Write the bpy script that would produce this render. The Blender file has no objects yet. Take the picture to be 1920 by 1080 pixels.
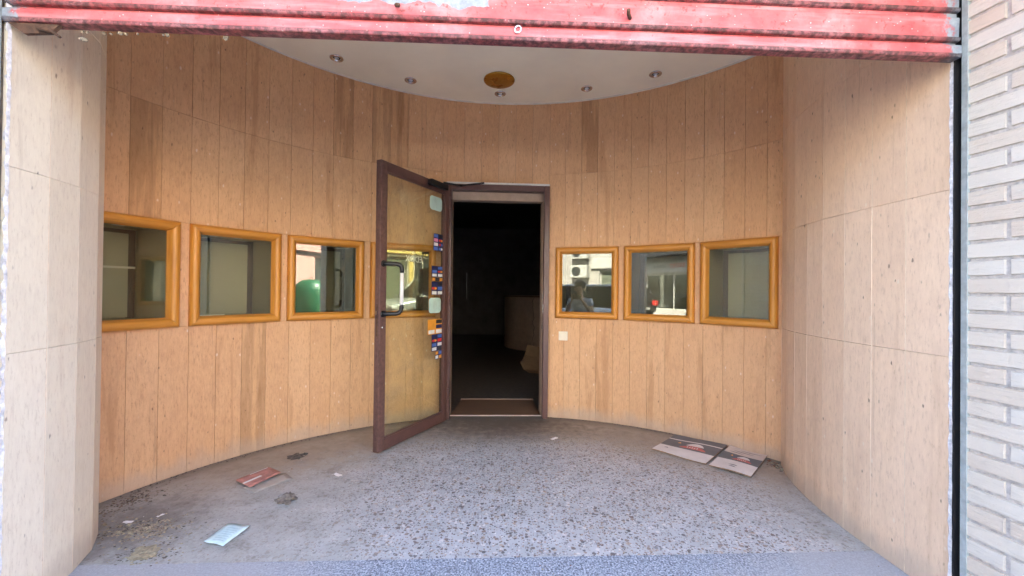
import bpy, bmesh, math, random
from mathutils import Vector, Matrix, noise as mnoise
random.seed(11)
sc = bpy.context.scene
col = sc.collection
R_ = math.radians

# ------------------------------------------------------------------ camera
HC = 1.12
cam_d = bpy.data.cameras.new('camera'); cam = bpy.data.objects.new('camera', cam_d); col.objects.link(cam)
cam_d.sensor_width = 36.0; cam_d.lens = 36.0 * 757.3 / 1920.0
cam_d.clip_start = 0.02; cam_d.clip_end = 900
cam.matrix_world = Matrix.Translation((0, 0, HC)) @ Matrix.Rotation(math.pi / 2 + 0.00665, 4, 'X') @ Matrix.Rotation(0.01112, 4, 'Z')
sc.camera = cam

# ------------------------------------------------------------------ sky and sun (the sun stands behind the building: the entrance is in its shade)
SUN_EL, SUN_AZ = 52, 14
w = bpy.data.worlds.new('World'); sc.world = w; w.use_nodes = True
nt = w.node_tree; bg = nt.nodes['Background']
sky = nt.nodes.new('ShaderNodeTexSky'); sky.sky_type = 'NISHITA'; sky.sun_disc = False
sky.sun_elevation = R_(SUN_EL); sky.sun_rotation = R_(SUN_AZ); sky.air_density = 0.8; sky.dust_density = 3.0; sky.ozone_density = 0.8
nt.links.new(sky.outputs[0], bg.inputs[0]); bg.inputs[1].default_value = 0.15
sun_d = bpy.data.lights.new('sun', 'SUN'); sun_d.energy = 4.2; sun_d.angle = R_(0.5); sun_d.color = (1, 0.95, 0.87)
sun = bpy.data.objects.new('sun', sun_d); col.objects.link(sun)
to_sun = Vector((math.sin(R_(SUN_AZ)) * math.cos(R_(SUN_EL)), math.cos(R_(SUN_AZ)) * math.cos(R_(SUN_EL)), math.sin(R_(SUN_EL))))
sun.rotation_euler = to_sun.to_track_quat('Z', 'Y').to_euler(); sun.location = to_sun * 40
vs = sc.view_settings; vs.view_transform = 'Standard'; vs.look = 'None'; vs.gamma = 1; vs.use_curve_mapping = False
vs.exposure = 4.15
sc.cycles.use_denoising = True; sc.cycles.use_adaptive_sampling = True; sc.cycles.adaptive_threshold = .02; sc.cycles.max_bounces = 12; sc.cycles.diffuse_bounces = 8
sc.cycles.transparent_max_bounces = 24; sc.cycles.glossy_bounces = 6
sc.cycles.sample_clamp_indirect = 12; sc.cycles.caustics_reflective = False; sc.cycles.caustics_refractive = False

# ------------------------------------------------------------------ node helpers
class NM:
    def __init__(s, name, rough=0.6, spec=0.4):
        s.m = bpy.data.materials.new(name); s.m.use_nodes = True; s.t = s.m.node_tree
        s.p = s.t.nodes['Principled BSDF']; s.p.inputs['Roughness'].default_value = rough
        s.p.inputs['Specular IOR Level'].default_value = spec
    def n(s, typ, **kw):
        nd = s.t.nodes.new('ShaderNode' + typ)
        for k, v in kw.items(): setattr(nd, k, v)
        return nd
    def set(s, sock, v):
        if isinstance(v, bpy.types.NodeSocket): s.t.links.new(v, sock)
        elif isinstance(v, (tuple, list)) and len(v) == 3 and sock.type == 'RGBA': sock.default_value = (*v, 1)
        else: sock.default_value = v
    def coord(s, kind='Object'): return s.n('TexCoord').outputs[kind]
    def pos(s): return s.n('NewGeometry').outputs['Position']
    def rnd(s): return s.n('ObjectInfo').outputs['Random']
    def math(s, op, a, b=0.0, c=0.0, clamp=False):
        nd = s.n('Math', operation=op, use_clamp=clamp)
        s.set(nd.inputs[0], a); s.set(nd.inputs[1], b); s.set(nd.inputs[2], c); return nd.outputs[0]
    def vmath(s, op, a, b=(0, 0, 0)):
        nd = s.n('VectorMath', operation=op); s.set(nd.inputs[0], a)
        if op == 'SCALE': s.set(nd.inputs[3], b)
        else: s.set(nd.inputs[1], b)
        return nd.outputs['Value'] if op in ('LENGTH', 'DISTANCE', 'DOT_PRODUCT') else nd.outputs[0]
    def shift(s, co, amt=61.0):   # different grain on every piece
        r = s.rnd(); cb = s.n('CombineXYZ')
        s.set(cb.inputs[0], s.math('MULTIPLY', r, amt)); s.set(cb.inputs[1], s.math('MULTIPLY', r, amt * 1.7)); s.set(cb.inputs[2], s.math('MULTIPLY', r, amt * 2.3))
        return s.vmath('ADD', co, cb.outputs[0])
    def scale(s, co, sc3): return s.vmath('MULTIPLY', co, sc3)
    def noise(s, co, sc_=5, det=3, rough=.55, dist=0):
        nd = s.n('TexNoise'); s.set(nd.inputs['Vector'], co); nd.inputs['Scale'].default_value = sc_
        nd.inputs['Detail'].default_value = det; nd.inputs['Roughness'].default_value = rough; nd.inputs['Distortion'].default_value = dist
        return nd.outputs['Fac']
    def voro(s, co, sc_=5, out='Distance', feat='F1', rand=1.0):
        nd = s.n('TexVoronoi', feature=feat); s.set(nd.inputs['Vector'], co); nd.inputs['Scale'].default_value = sc_
        nd.inputs['Randomness'].default_value = rand
        return nd.outputs if out == 'both' else nd.outputs[out]
    def ramp(s, f, stops, interp='LINEAR'):
        nd = s.n('ValToRGB'); nd.color_ramp.interpolation = interp; s.set(nd.inputs[0], f)
        el = nd.color_ramp.elements
        while len(el) < len(stops): el.new(0.5)
        for e, (p, c) in zip(el, stops):
            e.position = p; e.color = (*c, 1) if isinstance(c, tuple) else (c, c, c, 1)
        return nd.outputs[0]
    def step(s, f, a, b):
        nd = s.n('MapRange', interpolation_type='SMOOTHSTEP'); s.set(nd.inputs[0], f)
        nd.inputs[1].default_value = a; nd.inputs[2].default_value = b; return nd.outputs[0]
    def mix(s, f, a, b, blend='MIX'):
        nd = s.n('Mix', data_type='RGBA', blend_type=blend); s.set(nd.inputs[0], f); s.set(nd.inputs[6], a); s.set(nd.inputs[7], b)
        return nd.outputs[2]
    def bump(s, h, strength=.3, dist=.002):
        nd = s.n('Bump'); s.set(nd.inputs['Height'], h); nd.inputs['Strength'].default_value = strength; nd.inputs['Distance'].default_value = dist
        s.t.links.new(nd.outputs[0], s.p.inputs['Normal'])
    def base(s, c): s.set(s.p.inputs['Base Color'], c); return s
    def rough(s, r): s.set(s.p.inputs['Roughness'], r); return s
    def xyz(s, v):
        nd = s.n('SeparateXYZ'); s.set(nd.inputs[0], v); return nd.outputs
M = {}
def plain(name, c, rough=.6, metal=0, var=.12, sc_=14, bump=.08, spec=.4):
    k = NM(name, rough, spec); co = k.shift(k.coord())
    nz = k.noise(co, sc_, 4, .6)
    lo = tuple(x * (1 - var) for x in c); hi = tuple(min(1, x * (1 + var)) for x in c)
    k.base(k.ramp(nz, [(.3, lo), (.7, hi)])); k.p.inputs['Metallic'].default_value = metal
    k.rough(k.ramp(nz, [(.3, max(.02, rough - .08)), (.7, min(1, rough + .08))]))
    if bump: k.bump(k.noise(co, sc_ * 6, 3), bump, .002)
    M[name] = k.m; return k.m

def stone(name, a, b, c, stain=.0, dust=True, grain=1.0):
    k = NM(name, .62, .35); co = k.shift(k.coord()); P = k.pos()
    r = k.rnd()
    r2 = k.math('FRACT', k.math('MULTIPLY', r, 17.31))
    base = k.ramp(r2, [(0, a), (.5, b), (1, c)])
    streak = k.noise(k.scale(co, (38, 38, 6.5)), 1.0, 5, .7, .6)
    base = k.mix(k.math('MULTIPLY', k.step(streak, .42, .66), .20 * grain), base, tuple(x * y for x, y in zip(b, (.74, .68, .64))))
    fine = k.noise(k.scale(co, (1, 1, .22)), 115, 4, .75)
    base = k.mix(k.math('MULTIPLY', k.step(fine, .50, .70), .42 * grain), base, tuple(min(1, x * y) for x, y in zip(b, (1.18, 1.20, 1.22))))
    base = k.mix(k.math('MULTIPLY', k.step(fine, .48, .30), .78 * grain), base, tuple(x * y for x, y in zip(b, (.66, .60, .56))))
    mott = k.noise(k.scale(co, (1, 1, .6)), 17, 6, .74)
    base = k.mix(k.math('MULTIPLY', k.step(mott, .47, .68), .36 * grain), base, tuple(x * y for x, y in zip(b, (.76, .72, .74))))
    blotch = k.noise(co, 3.3, 3, .6)
    base = k.mix(k.math('MULTIPLY', k.step(blotch, .4, .75), .22), base, tuple(x * y for x, y in zip(b, (.84, .80, .80))))
    # run-off stains down the wall, the same across neighbouring slabs
    st = k.noise(k.scale(P, (9, 9, .7)), 1.0, 4, .62, .4)
    base = k.mix(k.math('MULTIPLY', k.step(st, .565, .68), (.42 if grain == 1.0 else .16) + stain * .5), base, (.40, .20, .08))
    st2 = k.noise(k.scale(k.vmath('ADD', P, (5.1, 2.2, 0)), (26, 26, 1.1)), 1.0, 4, .65, .5)
    base = k.mix(k.math('MULTIPLY', k.step(st2, .60, .72), .30 * grain), base, (.30, .185, .10))
    if stain: base = k.mix(k.math('MULTIPLY', k.step(k.noise(k.scale(co, (22, 22, 1.2)), 1, 3), .40, .56), stain), base, (.24, .12, .05))
    # pits, chips
    vo = k.voro(k.scale(co, (1, 1, .5)), 30, 'both'); v = vo['Distance']; cc = k.xyz(vo['Color'])
    v = k.math('ADD', v, k.math('MULTIPLY', k.math('SUBTRACT', fine, .5), .40))
    pit = k.math('MULTIPLY', k.step(v, .15, .05), k.math('GREATER_THAN', cc[0], .64)); pit = k.math('MULTIPLY', pit, k.math('MULTIPLY_ADD', cc[2], .8, .15), clamp=True)
    base = k.mix(k.math('MULTIPLY', pit, .85), base, (.12, .07, .04))
    chip = k.math('MULTIPLY', k.step(v, .20, .06), k.math('LESS_THAN', cc[0], .16))
    base = k.mix(k.math('MULTIPLY', chip, .6), base, (.84, .73, .58))
    if dust:   # pale splash dirt with a ragged edge along the foot of the wall
        z = k.xyz(P)[2]; e = k.noise(k.scale(P, (5, 5, 3)), 1, 4, .65)
        dm = k.step(k.math('SUBTRACT', z, k.math('MULTIPLY', e, .22)), .03, -.09)
        base = k.mix(k.math('MULTIPLY', dm, .5), base, (.44, .37, .30))
    k.base(base)
    k.rough(k.ramp(streak, [(.3, .5), (.7, .75)]))
    k.bump(k.math('SUBTRACT', k.math('ADD', k.math('MULTIPLY', streak, .4), k.math('MULTIPLY', fine, .25)), pit), .35, .0025)
    M[name] = k.m
stone('niche_stone', (.645, .382, .200), (.665, .402, .215), (.69, .432, .238))
stone('niche_stone_stained', (.61, .355, .18), (.635, .38, .195), (.66, .41, .215), stain=.36)
stone('pier_stone', (.79, .58, .40), (.82, .612, .43), (.84, .638, .455), grain=.7)
stone('pier_stone_lit', (.79, .70, .545), (.81, .725, .57), (.83, .745, .595), grain=.55)  # copy of the pier stone, paler to carry the stronger light on the left

def mat_terrazzo():
    k = NM('terrazzo', .55, .35); P = k.pos(); co = k.vmath('ADD', P, (7.3, 2.1, 0))
    warp = k.vmath('SCALE', k.n('TexNoise').outputs['Color'], .0)
    base = k.ramp(k.noise(co, 9, 4, .6), [(.3, (.385, .40, .415)), (.7, (.51, .53, .55))])
    h = None
    for i, (scv, thr, rad, off) in enumerate(((36, .50, .37, (0, 0, 0)), (60, .42, .40, (4.3, 9.1, 0)), (105, .38, .42, (1.9, 3.3, 0)))):
        c2 = k.vmath('ADD', co, off)
        nz = k.n('TexNoise'); k.set(nz.inputs['Vector'], c2); nz.inputs['Scale'].default_value = scv * 1.6
        c2 = k.vmath('ADD', c2, k.vmath('SCALE', k.vmath('SUBTRACT', nz.outputs['Color'], (.5, .5, .5)), .55 / scv))
        c2 = k.scale(c2, (1, 1, 0))
        vo = k.voro(c2, scv, 'both'); d = vo['Distance']; cc = k.xyz(vo['Color'])
        m = k.math('MULTIPLY', k.step(d, rad, rad - .05), k.math('GREATER_THAN', cc[0], thr))
        colr = k.ramp(cc[1], [(0, (.06, .05, .05)), (.14, (.13, .085, .065)), (.34, (.24, .16, .12)), (.50, (.20, .19, .20)), (.68, (.42, .33, .26)), (.84, (.66, .63, .61)), (1, (.8, .78, .76))], 'CONSTANT')
        base = k.mix(k.math('MULTIPLY', m, .82), base, colr)
    # trodden dust: thick along the walls and on the left, worn off along the way to the door
    X, Y, Z = k.xyz(P)
    rr = k.vmath('DISTANCE', k.scale(P, (1, 1, 0)), (0, 1.395, 0))
    nb = k.noise(P, 2.2, 5, .62); nf = k.noise(P, 16, 4, .65)
    side = k.math('ABSOLUTE', k.math('SUBTRACT', X, k.math('MULTIPLY_ADD', Y, -.10, .55)))
    side = k.math('ADD', side, k.math('MULTIPLY', k.math('SUBTRACT', nb, .5), 1.1))
    edge = k.math('ADD', rr, k.math('MULTIPLY', k.math('SUBTRACT', nb, .5), .9))
    dm = k.math('MAXIMUM', k.step(side, .75, 1.45), k.math('MULTIPLY', k.step(edge, 1.55, 2.05), .9))
    dm = k.math('MULTIPLY', dm, k.math('MULTIPLY_ADD', nf, .55, .62), clamp=True)
    dm = k.math('MULTIPLY', dm, .86)
    dust = k.ramp(k.noise(P, 7, 6, .7), [(.28, (.22, .205, .175)), (.45, (.37, .365, .335)), (.72, (.49, .495, .475))])
    base = k.mix(dm, base, dust)
    em = k.math('MULTIPLY', k.step(k.math('ADD', rr, k.math('MULTIPLY', k.math('SUBTRACT', nf, .5), .7)), 1.35, 2.0), k.step(Y, 1.9, 2.6))
    base = k.mix(k.math('MULTIPLY', em, .8), base, k.ramp(nf, [(.3, (.25, .19, .13)), (.7, (.38, .31, .235))]))
    # dark trodden grime in front of the door, smears
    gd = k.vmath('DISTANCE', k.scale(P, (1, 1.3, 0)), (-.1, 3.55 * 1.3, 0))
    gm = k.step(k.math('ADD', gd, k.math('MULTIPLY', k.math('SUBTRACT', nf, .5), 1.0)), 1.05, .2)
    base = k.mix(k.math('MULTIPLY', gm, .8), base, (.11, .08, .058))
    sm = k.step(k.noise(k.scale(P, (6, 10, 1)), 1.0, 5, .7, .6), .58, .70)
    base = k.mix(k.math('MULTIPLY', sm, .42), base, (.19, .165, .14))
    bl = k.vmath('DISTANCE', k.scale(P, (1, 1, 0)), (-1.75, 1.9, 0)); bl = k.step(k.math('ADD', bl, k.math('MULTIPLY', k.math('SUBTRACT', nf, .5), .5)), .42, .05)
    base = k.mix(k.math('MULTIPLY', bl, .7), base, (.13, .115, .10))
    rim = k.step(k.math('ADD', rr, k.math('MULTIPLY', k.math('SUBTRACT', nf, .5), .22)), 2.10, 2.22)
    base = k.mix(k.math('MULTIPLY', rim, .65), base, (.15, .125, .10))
    k.base(base); k.rough(k.math('MULTIPLY_ADD', dm, .3, .45))
    k.bump(k.math('ADD', k.math('MULTIPLY', nf, .5), k.noise(P, 90, 3)), .25, .002)
    M['terrazzo'] = k.m
mat_terrazzo()
def mat_granite():
    k = NM('granite', .5, .4); co = k.pos()
    a = k.noise(co, 130, 3, .7); b = k.voro(co, 150, 'Color')
    base = k.ramp(a, [(.32, (.04, .05, .07)), (.45, (.20, .235, .29)), (.55, (.40, .45, .53)), (.70, (.72, .77, .84))])
    base = k.mix(k.math('MULTIPLY', k.math('GREATER_THAN', k.xyz(b)[0], .78), .55), base, (.06, .065, .08))
    gx = k.math('ABSOLUTE', k.math('SUBTRACT', k.xyz(co)[0], .15)); gx = k.math('ADD', gx, k.math('MULTIPLY', k.math('SUBTRACT', k.noise(co, 3, 5, .65), .5), 1.5))
    k.base(k.mix(k.math('MULTIPLY', k.step(gx, .5, 1.3), .8), base, (.40, .41, .43))); k.bump(a, .2, .001)
    M['granite'] = k.m
mat_granite()
def mat_brick(name, tones):
    k = NM(name, .85, .2); co = k.shift(k.coord()); r = k.math('FRACT', k.math('MULTIPLY', k.rnd(), 13.7))
    base = k.ramp(r, [(0, tones[0]), (.5, tones[1]), (1, tones[2])])
    g = k.noise(k.scale(co, (9, 9, 70)), 1, 4, .7, .8); f = k.noise(co, 90, 3, .6)
    base = k.mix(k.math('MULTIPLY', k.step(g, .55, .7), .35), base, tuple(x * .6 for x in tones[1]))
    base = k.mix(k.math('MULTIPLY', k.step(f, .55, .8), .3), base, tuple(min(1, x * 1.2) for x in tones[1]))
    k.base(base); k.bump(k.math('ADD', k.math('MULTIPLY', g, 1.0), k.math('MULTIPLY', f, .5)), .8, .004); M[name] = k.m
mat_brick('brick', ((.585, .50, .405), (.62, .56, .47), (.605, .565, .495)))
def mat_shutter(name, peel):
    k = NM(name, .42, .5); co = k.coord(); X, Y, Z = k.xyz(co)
    n1 = k.noise(k.vmath('ADD', k.scale(co, (1, 1, 1)), (3.3, 0, 0)), 6, 5, .65); n2 = k.noise(co, 45, 4, .65); n3 = k.noise(k.scale(co, (3, 30, 30)), 1, 4, .6)
    base = k.ramp(n1, [(.25, (.44, .06, .065)), (.5, (.57, .125, .127)), (.75, (.72, .28, .28))])
    base = k.mix(k.math('MULTIPLY', k.step(n3, .45, .75), .55), base, (.74, .38, .385))
    vo = k.voro(k.scale(co, (.7, 1, 1)), 130, 'both'); sp = k.math('ADD', vo['Distance'], k.math('MULTIPLY', k.math('SUBTRACT', n2, .5), .7)); spc = k.xyz(vo['Color'])[0]
    base = k.mix(k.math('MULTIPLY', k.step(sp, .26, .12), k.math('GREATER_THAN', spc, .93)), base, (.78, .56, .53))
    base = k.mix(k.math('MULTIPLY', k.step(n2, .58, .70), .8), base, (.26, .05, .05))
    base = k.mix(k.math('MULTIPLY', k.step(k.noise(k.scale(co, (16, 1, 3)), 1, 4, .7), .55, .72), .28), base, (.28, .09, .085))
    # bare metal where the paint has come off: near the ends, and one long patch
    bare = k.step(k.math('ADD', k.math('ABSOLUTE', k.math('ADD', X, .028)), k.math('MULTIPLY', k.math('SUBTRACT', n2, .5), .14)), 1.565, 1.60)
    if peel:
        ex = k.math('ADD', X, k.math('MULTIPLY', k.math('SUBTRACT', n1, .5), .1))
        inx = k.math('MULTIPLY', k.math('GREATER_THAN', ex, -.60), k.math('LESS_THAN', ex, -.095))
        inz = k.math('GREATER_THAN', k.math('ADD', Z, k.math('MULTIPLY', k.math('SUBTRACT', k.noise(co, 14, 3), .5), .06)), .052)
        bare = k.math('MAXIMUM', bare, k.math('MULTIPLY', inx, inz))
    met = k.ramp(n2, [(.3, (.20, .235, .265)), (.7, (.36, .405, .44))])
    base = k.mix(bare, base, met)
    # rust and caked dirt in the rolled lips, with painted shade under the bottom bar
    lip = k.math('MULTIPLY', k.step(k.math('ADD', Z, k.math('MULTIPLY', k.math('SUBTRACT', n2, .5), .012)), .0165, .011), k.math('MULTIPLY_ADD', k.step(n2, .35, .6), .5, .5))
    base = k.mix(k.math('MULTIPLY', lip, .9), base, (.05, .024, .022))
    k.base(base); k.rough(k.ramp(n2, [(.3, .35), (.7, .62)])); k.bump(k.math('ADD', n2, k.math('MULTIPLY', bare, -1.0)), .35, .002)
    M[name] = k.m
mat_shutter('shutter_paint', False); mat_shutter('shutter_peeling', True)
def mat_glass(name, tint, extra=0.0, dirt=.02):
    k = NM(name); t = k.t; t.nodes.remove(k.p)
    out = t.nodes['Material Output']
    tr = k.n('BsdfTransparent'); tr.inputs[0].default_value = (*tint, 1)
    gl = k.n('BsdfGlossy'); gl.inputs['Roughness'].default_value = 0.0; gl.inputs[0].default_value = (.97, 1, .97, 1)
    g = k.n('NewGeometry'); cs = k.math('ABSOLUTE', k.vmath('DOT_PRODUCT', g.outputs['Incoming'], g.outputs['Normal']))
    fr = k.math('MULTIPLY_ADD', k.math('POWER', k.math('SUBTRACT', 1.0, cs, clamp=True), 5.0), .955, .045)
    mx = k.n('MixShader'); k.set(mx.inputs[0], k.math('ADD', fr, extra, clamp=True)); t.links.new(tr.outputs[0], mx.inputs[1]); t.links.new(gl.outputs[0], mx.inputs[2])
    df = k.n('BsdfDiffuse'); df.inputs[0].default_value = (.5, .48, .4, 1)
    m2 = k.n('MixShader'); nz = k.noise(k.coord(), 5, 5, .65, .5)
    k.set(m2.inputs[0], k.math('MULTIPLY', k.step(nz, .4, .75), dirt)); t.links.new(mx.outputs[0], m2.inputs[1]); t.links.new(df.outputs[0], m2.inputs[2])
    t.links.new(m2.outputs[0], out.inputs[0]); M[name] = k.m
mat_glass('window_glass', (.90, .91, .84), .022, .02); mat_glass('door_glass', (.935, .95, .885), .0, .08); mat_glass('car_glass', (.25, .28, .28), .02, .02)
mat_glass('shop_glass', (.6, .62, .6), .03, .02)
def mat_wood(name, a, b, rough=.28):
    k = NM(name, rough, .5); co = k.shift(k.coord())
    g = k.noise(k.scale(co, (3, 60, 60)), 1, 4, .6, .6)
    base = k.ramp(g, [(.3, a), (.7, b)]); k.base(base); k.rough(k.ramp(g, [(.3, rough), (.7, rough + .1)])); k.bump(g, .08, .001)
    k.p.inputs['Coat Weight'].default_value = .08; k.p.inputs['Coat Roughness'].default_value = .2
    M[name] = k.m
mat_wood('honey_wood', (.48, .19, .024), (.66, .30, .048), .36); mat_wood('dark_board', (.11, .06, .035), (.17, .095, .055), .5)
plain('ceiling_paint', (.86, .84, .69), .8, var=.05, sc_=2.5, bump=.04)
plain('brown_metal', (.105, .052, .045), .38, var=.15, spec=.5); plain('brown_metal_worn', (.13, .07, .06), .45, var=.3, sc_=40)
plain('black_plastic', (.012, .012, .013), .35); plain('steel', (.62, .62, .63), .25, 1); plain('chrome', (.7, .7, .72), .12, 1); plain('dark_metal', (.03, .028, .026), .5)
plain('brass', (.46, .265, .05), .3, 1, var=.1); plain('bulb_glass', (.62, .63, .66), .12)
plain('tan_paint', (.42, .30, .22), .6); plain('mortar', (.48, .44, .40), .95, var=.25, sc_=60, bump=.4); plain('grey_mortar', (.24, .19, .14), .95, var=.3, sc_=40)
plain('plaster_edge', (.72, .70, .70), .95, var=.35, sc_=45, bump=.8); plain('galvanised', (.42, .47, .46), .5, .3, var=.2, sc_=30)
plain('pale_grout', (.76, .62, .45), .9, var=.2, sc_=25); plain('slot_dark', (.02, .018, .018), .8); plain('caulk', (.66, .64, .58), .8)
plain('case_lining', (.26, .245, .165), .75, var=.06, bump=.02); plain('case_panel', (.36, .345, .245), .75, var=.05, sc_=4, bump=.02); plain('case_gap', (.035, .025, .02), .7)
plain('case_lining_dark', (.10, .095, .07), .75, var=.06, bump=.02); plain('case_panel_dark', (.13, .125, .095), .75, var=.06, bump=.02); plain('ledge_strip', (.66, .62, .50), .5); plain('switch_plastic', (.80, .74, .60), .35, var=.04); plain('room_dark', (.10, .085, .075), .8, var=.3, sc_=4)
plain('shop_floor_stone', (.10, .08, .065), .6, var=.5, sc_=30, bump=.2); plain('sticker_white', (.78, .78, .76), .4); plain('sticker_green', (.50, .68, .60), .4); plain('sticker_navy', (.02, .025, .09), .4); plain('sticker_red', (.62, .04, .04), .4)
plain('sticker_orange', (.80, .34, .04), .4); plain('sticker_blue', (.08, .16, .48), .4); plain('sticker_pink', (.70, .25, .38), .4); plain('sticker_black', (.03, .03, .035), .4)
plain('card_white', (.68, .63, .59), .8, var=.1, sc_=9); plain('card_tan', (.62, .53, .46), .85, var=.12, sc_=8); plain('card_grey', (.16, .155, .155), .8, var=.15, sc_=9); plain('card_brown', (.30, .19, .11), .9)
plain('kraft', (.36, .235, .14), .9); plain('card_red', (.55, .16, .13), .8, var=.2, sc_=30)
plain('plastic_grey', (.36, .34, .31), .35, var=.2, sc_=20); plain('paper_cyan', (.62, .78, .79), .8, var=.12, sc_=30); plain('paper_print', (.45, .62, .64), .8, var=.2, sc_=60); plain('flyer_red', (.42, .20, .17), .6, var=.35, sc_=25); plain('paper_white', (.80, .78, .76), .8)
plain('soil', (.11, .095, .08), .95, var=.5, sc_=40, bump=.8); plain('dusty_brown', (.20, .175, .15), .95, var=.5, sc_=60, bump=.6); plain('straw', (.34, .295, .20), .9, var=.4, sc_=40); plain('crumb', (.30, .25, .18), .9, var=.4, sc_=30); plain('leaf_litter', (.23, .09, .045), .8, var=.5, sc_=30)
plain('rust', (.10, .055, .035), .85, var=.5, sc_=40, bump=.6)
plain('facade_plaster', (.48, .44, .38), .9, var=.08, sc_=2); plain('asphalt', (.085, .083, .08), .9, var=.25, sc_=20, bump=.3)
plain('kerb_stone', (.36, .36, .35), .85, var=.2); plain('pink_render', (.44, .27, .22), .85, var=.06, sc_=2); plain('cream_render', (.46, .42, .33), .85, var=.06, sc_=2)
plain('grey_render', (.33, .31, .27), .85, var=.06, sc_=2); plain('white_panel', (.42, .41, .36), .5, var=.05); plain('shop_dark', (.03, .035, .032), .35); plain('shop_olive', (.13, .14, .10), .4)
plain('sign_yellow', (.62, .46, .14), .5); plain('bin_green', (.010, .105, .045), .4, var=.15); plain('car_silver', (.42, .44, .45), .28, .4); plain('car_white', (.66, .72, .78), .25); plain('car_black', (.012, .012, .014), .2)
plain('tyre', (.02, .02, .02), .9); plain('tail_red', (.55, .02, .02), .2); plain('head_lamp', (.75, .77, .8), .1)
plain('skin', (.46, .29, .20), .55, var=.06); plain('shirt_blue', (.55, .68, .80), .9, var=.06); plain('trouser_dark', (.05, .06, .09), .9); plain('hair_dark', (.03, .022, .017), .7); plain('manikin', (.62, .55, .46), .5)
plain('cloth_cyan', (.16, .55, .62), .9); plain('cloth_cream', (.62, .56, .36), .9); plain('eye_white', (.8, .8, .8), .3)
def mat_paving():
    k = NM('paving', .85, .3); P = k.pos(); b = k.n('TexBrick'); k.set(b.inputs['Vector'], P); b.inputs['Scale'].default_value = 1
    b.inputs['Brick Width'].default_value = .4; b.inputs['Row Height'].default_value = .4; b.inputs['Mortar Size'].default_value = .006; b.offset = 0
    b.inputs['Color1'].default_value = (.55, .53, .50, 1); b.inputs['Color2'].default_value = (.60, .58, .55, 1); b.inputs['Mortar'].default_value = (.13, .13, .13, 1)
    k.base(k.mix(k.math('MULTIPLY', k.step(k.noise(P, 8, 5), .45, .75), .4), b.outputs[0], (.42, .40, .38))); M['paving'] = k.m
mat_paving()

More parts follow.
